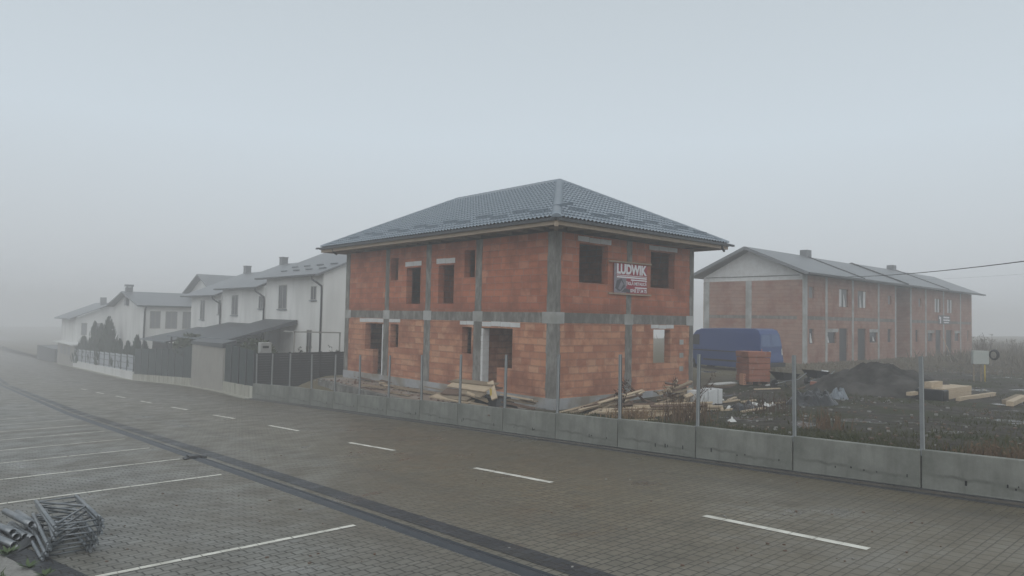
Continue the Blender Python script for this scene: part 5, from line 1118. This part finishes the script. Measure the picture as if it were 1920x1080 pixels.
# ---------------------------------------------------------------- light, sky, haze, camera
w = bpy.data.worlds.new('World'); scene.world = w; w.use_nodes = True; nt = w.node_tree; N = nt.nodes; L = nt.links
bg = N['Background']
sun_dir = Vector((-.72, -.62, .75)).normalized()
sky = N.new('ShaderNodeTexSky'); sky.sky_type = 'NISHITA'; sky.sun_disc = False; sky.sun_elevation = math.asin(sun_dir.z); sky.sun_rotation = math.atan2(sun_dir.x, sun_dir.y); sky.air_density = 1.5; sky.dust_density = 6
hs = N.new('ShaderNodeHueSaturation'); hs.inputs['Saturation'].default_value = .3; L.new(sky.outputs[0], hs.inputs['Color'])
tc = N.new('ShaderNodeTexCoord'); sx = N.new('ShaderNodeSeparateXYZ'); L.new(tc.outputs['Generated'], sx.inputs[0])
mr = N.new('ShaderNodeValToRGB'); mr.color_ramp.elements[0].position = 0.0; mr.color_ramp.elements[1].position = 1.0
SKY = [(0.0, (6.0, 6.4, 6.75)), (.1, (6.3, 6.85, 7.3)), (.24, (6.55, 7.4, 8.1)), (.42, (5.8, 6.5, 7.05)), (1.0, (5.8, 6.3, 6.6))]
cr = mr.color_ramp; cr.elements.remove(cr.elements[1])
for i, (p_, c_) in enumerate(SKY):
    e = cr.elements[0] if i == 0 else cr.elements.new(p_); e.position = p_; e.color = (*[v/12 for v in c_], 1)
L.new(sx.outputs['Z'], mr.inputs[0])
sc_ = N.new('ShaderNodeVectorMath'); sc_.operation = 'SCALE'; sc_.inputs['Scale'].default_value = 12; L.new(mr.outputs[0], sc_.inputs[0])
mx = N.new('ShaderNodeMix'); mx.data_type = 'RGBA'; mx.inputs['Factor'].default_value = .92; L.new(hs.outputs[0], mx.inputs['A']); L.new(sc_.outputs[0], mx.inputs['B'])
L.new(mx.outputs['Result'], bg.inputs['Color']); bg.inputs['Strength'].default_value = .1
sl = bpy.data.lights.new('sun', 'SUN'); sl.energy = 0.8; sl.angle = R(70); sl.color = (1, .97, .93); so = bpy.data.objects.new('sun', sl); COL.objects.link(so)
so.rotation_euler = (-sun_dir).to_track_quat('-Z', 'Y').to_euler(); so.location = (0, -20, 40)
m_ = MB(); m_.box(-110, -50, -16, 440, 520, 7.2); hz = m_.build('haze', 'black'); hz.data.materials.clear()
hm = bpy.data.materials.new('fog_air'); hm.use_nodes = True; hn = hm.node_tree.nodes; hn.clear()
out = hn.new('ShaderNodeOutputMaterial'); pv = hn.new('ShaderNodeVolumePrincipled'); pv.inputs['Color'].default_value = (1, .995, 1, 1); pv.inputs['Density'].default_value = .0062; pv.inputs['Anisotropy'].default_value = 0.0
hm.node_tree.links.new(pv.outputs[0], out.inputs['Volume']); hz.data.materials.append(hm); tag(hz, kind='stuff'); hz.display_type = 'WIRE'
cd = bpy.data.cameras.new('camera'); cam = bpy.data.objects.new('camera', cd); COL.objects.link(cam); scene.camera = cam
cd.sensor_width = 36; cd.lens = 36*F/1920; cd.clip_start = .1; cd.clip_end = 2000
rt, dn, fw = [Vector((ax[i], ay[i], az[i])) for i in range(3)]
cam.matrix_world = Matrix((( rt.x, -dn.x, -fw.x, 0), (rt.y, -dn.y, -fw.y, 0), (rt.z, -dn.z, -fw.z, 0), (0, 0, 0, 1)))
scene.view_settings.view_transform = 'Standard'; scene.view_settings.look = 'None'; scene.view_settings.exposure = 0.0; scene.view_settings.gamma = 1
scene.cycles.volume_bounces = 2; scene.cycles.max_bounces = 6; scene.cycles.diffuse_bounces = 3; scene.cycles.glossy_bounces = 2; scene.cycles.use_denoising = True
for o in bpy.data.objects:
    if 'org' in o: del o['org']
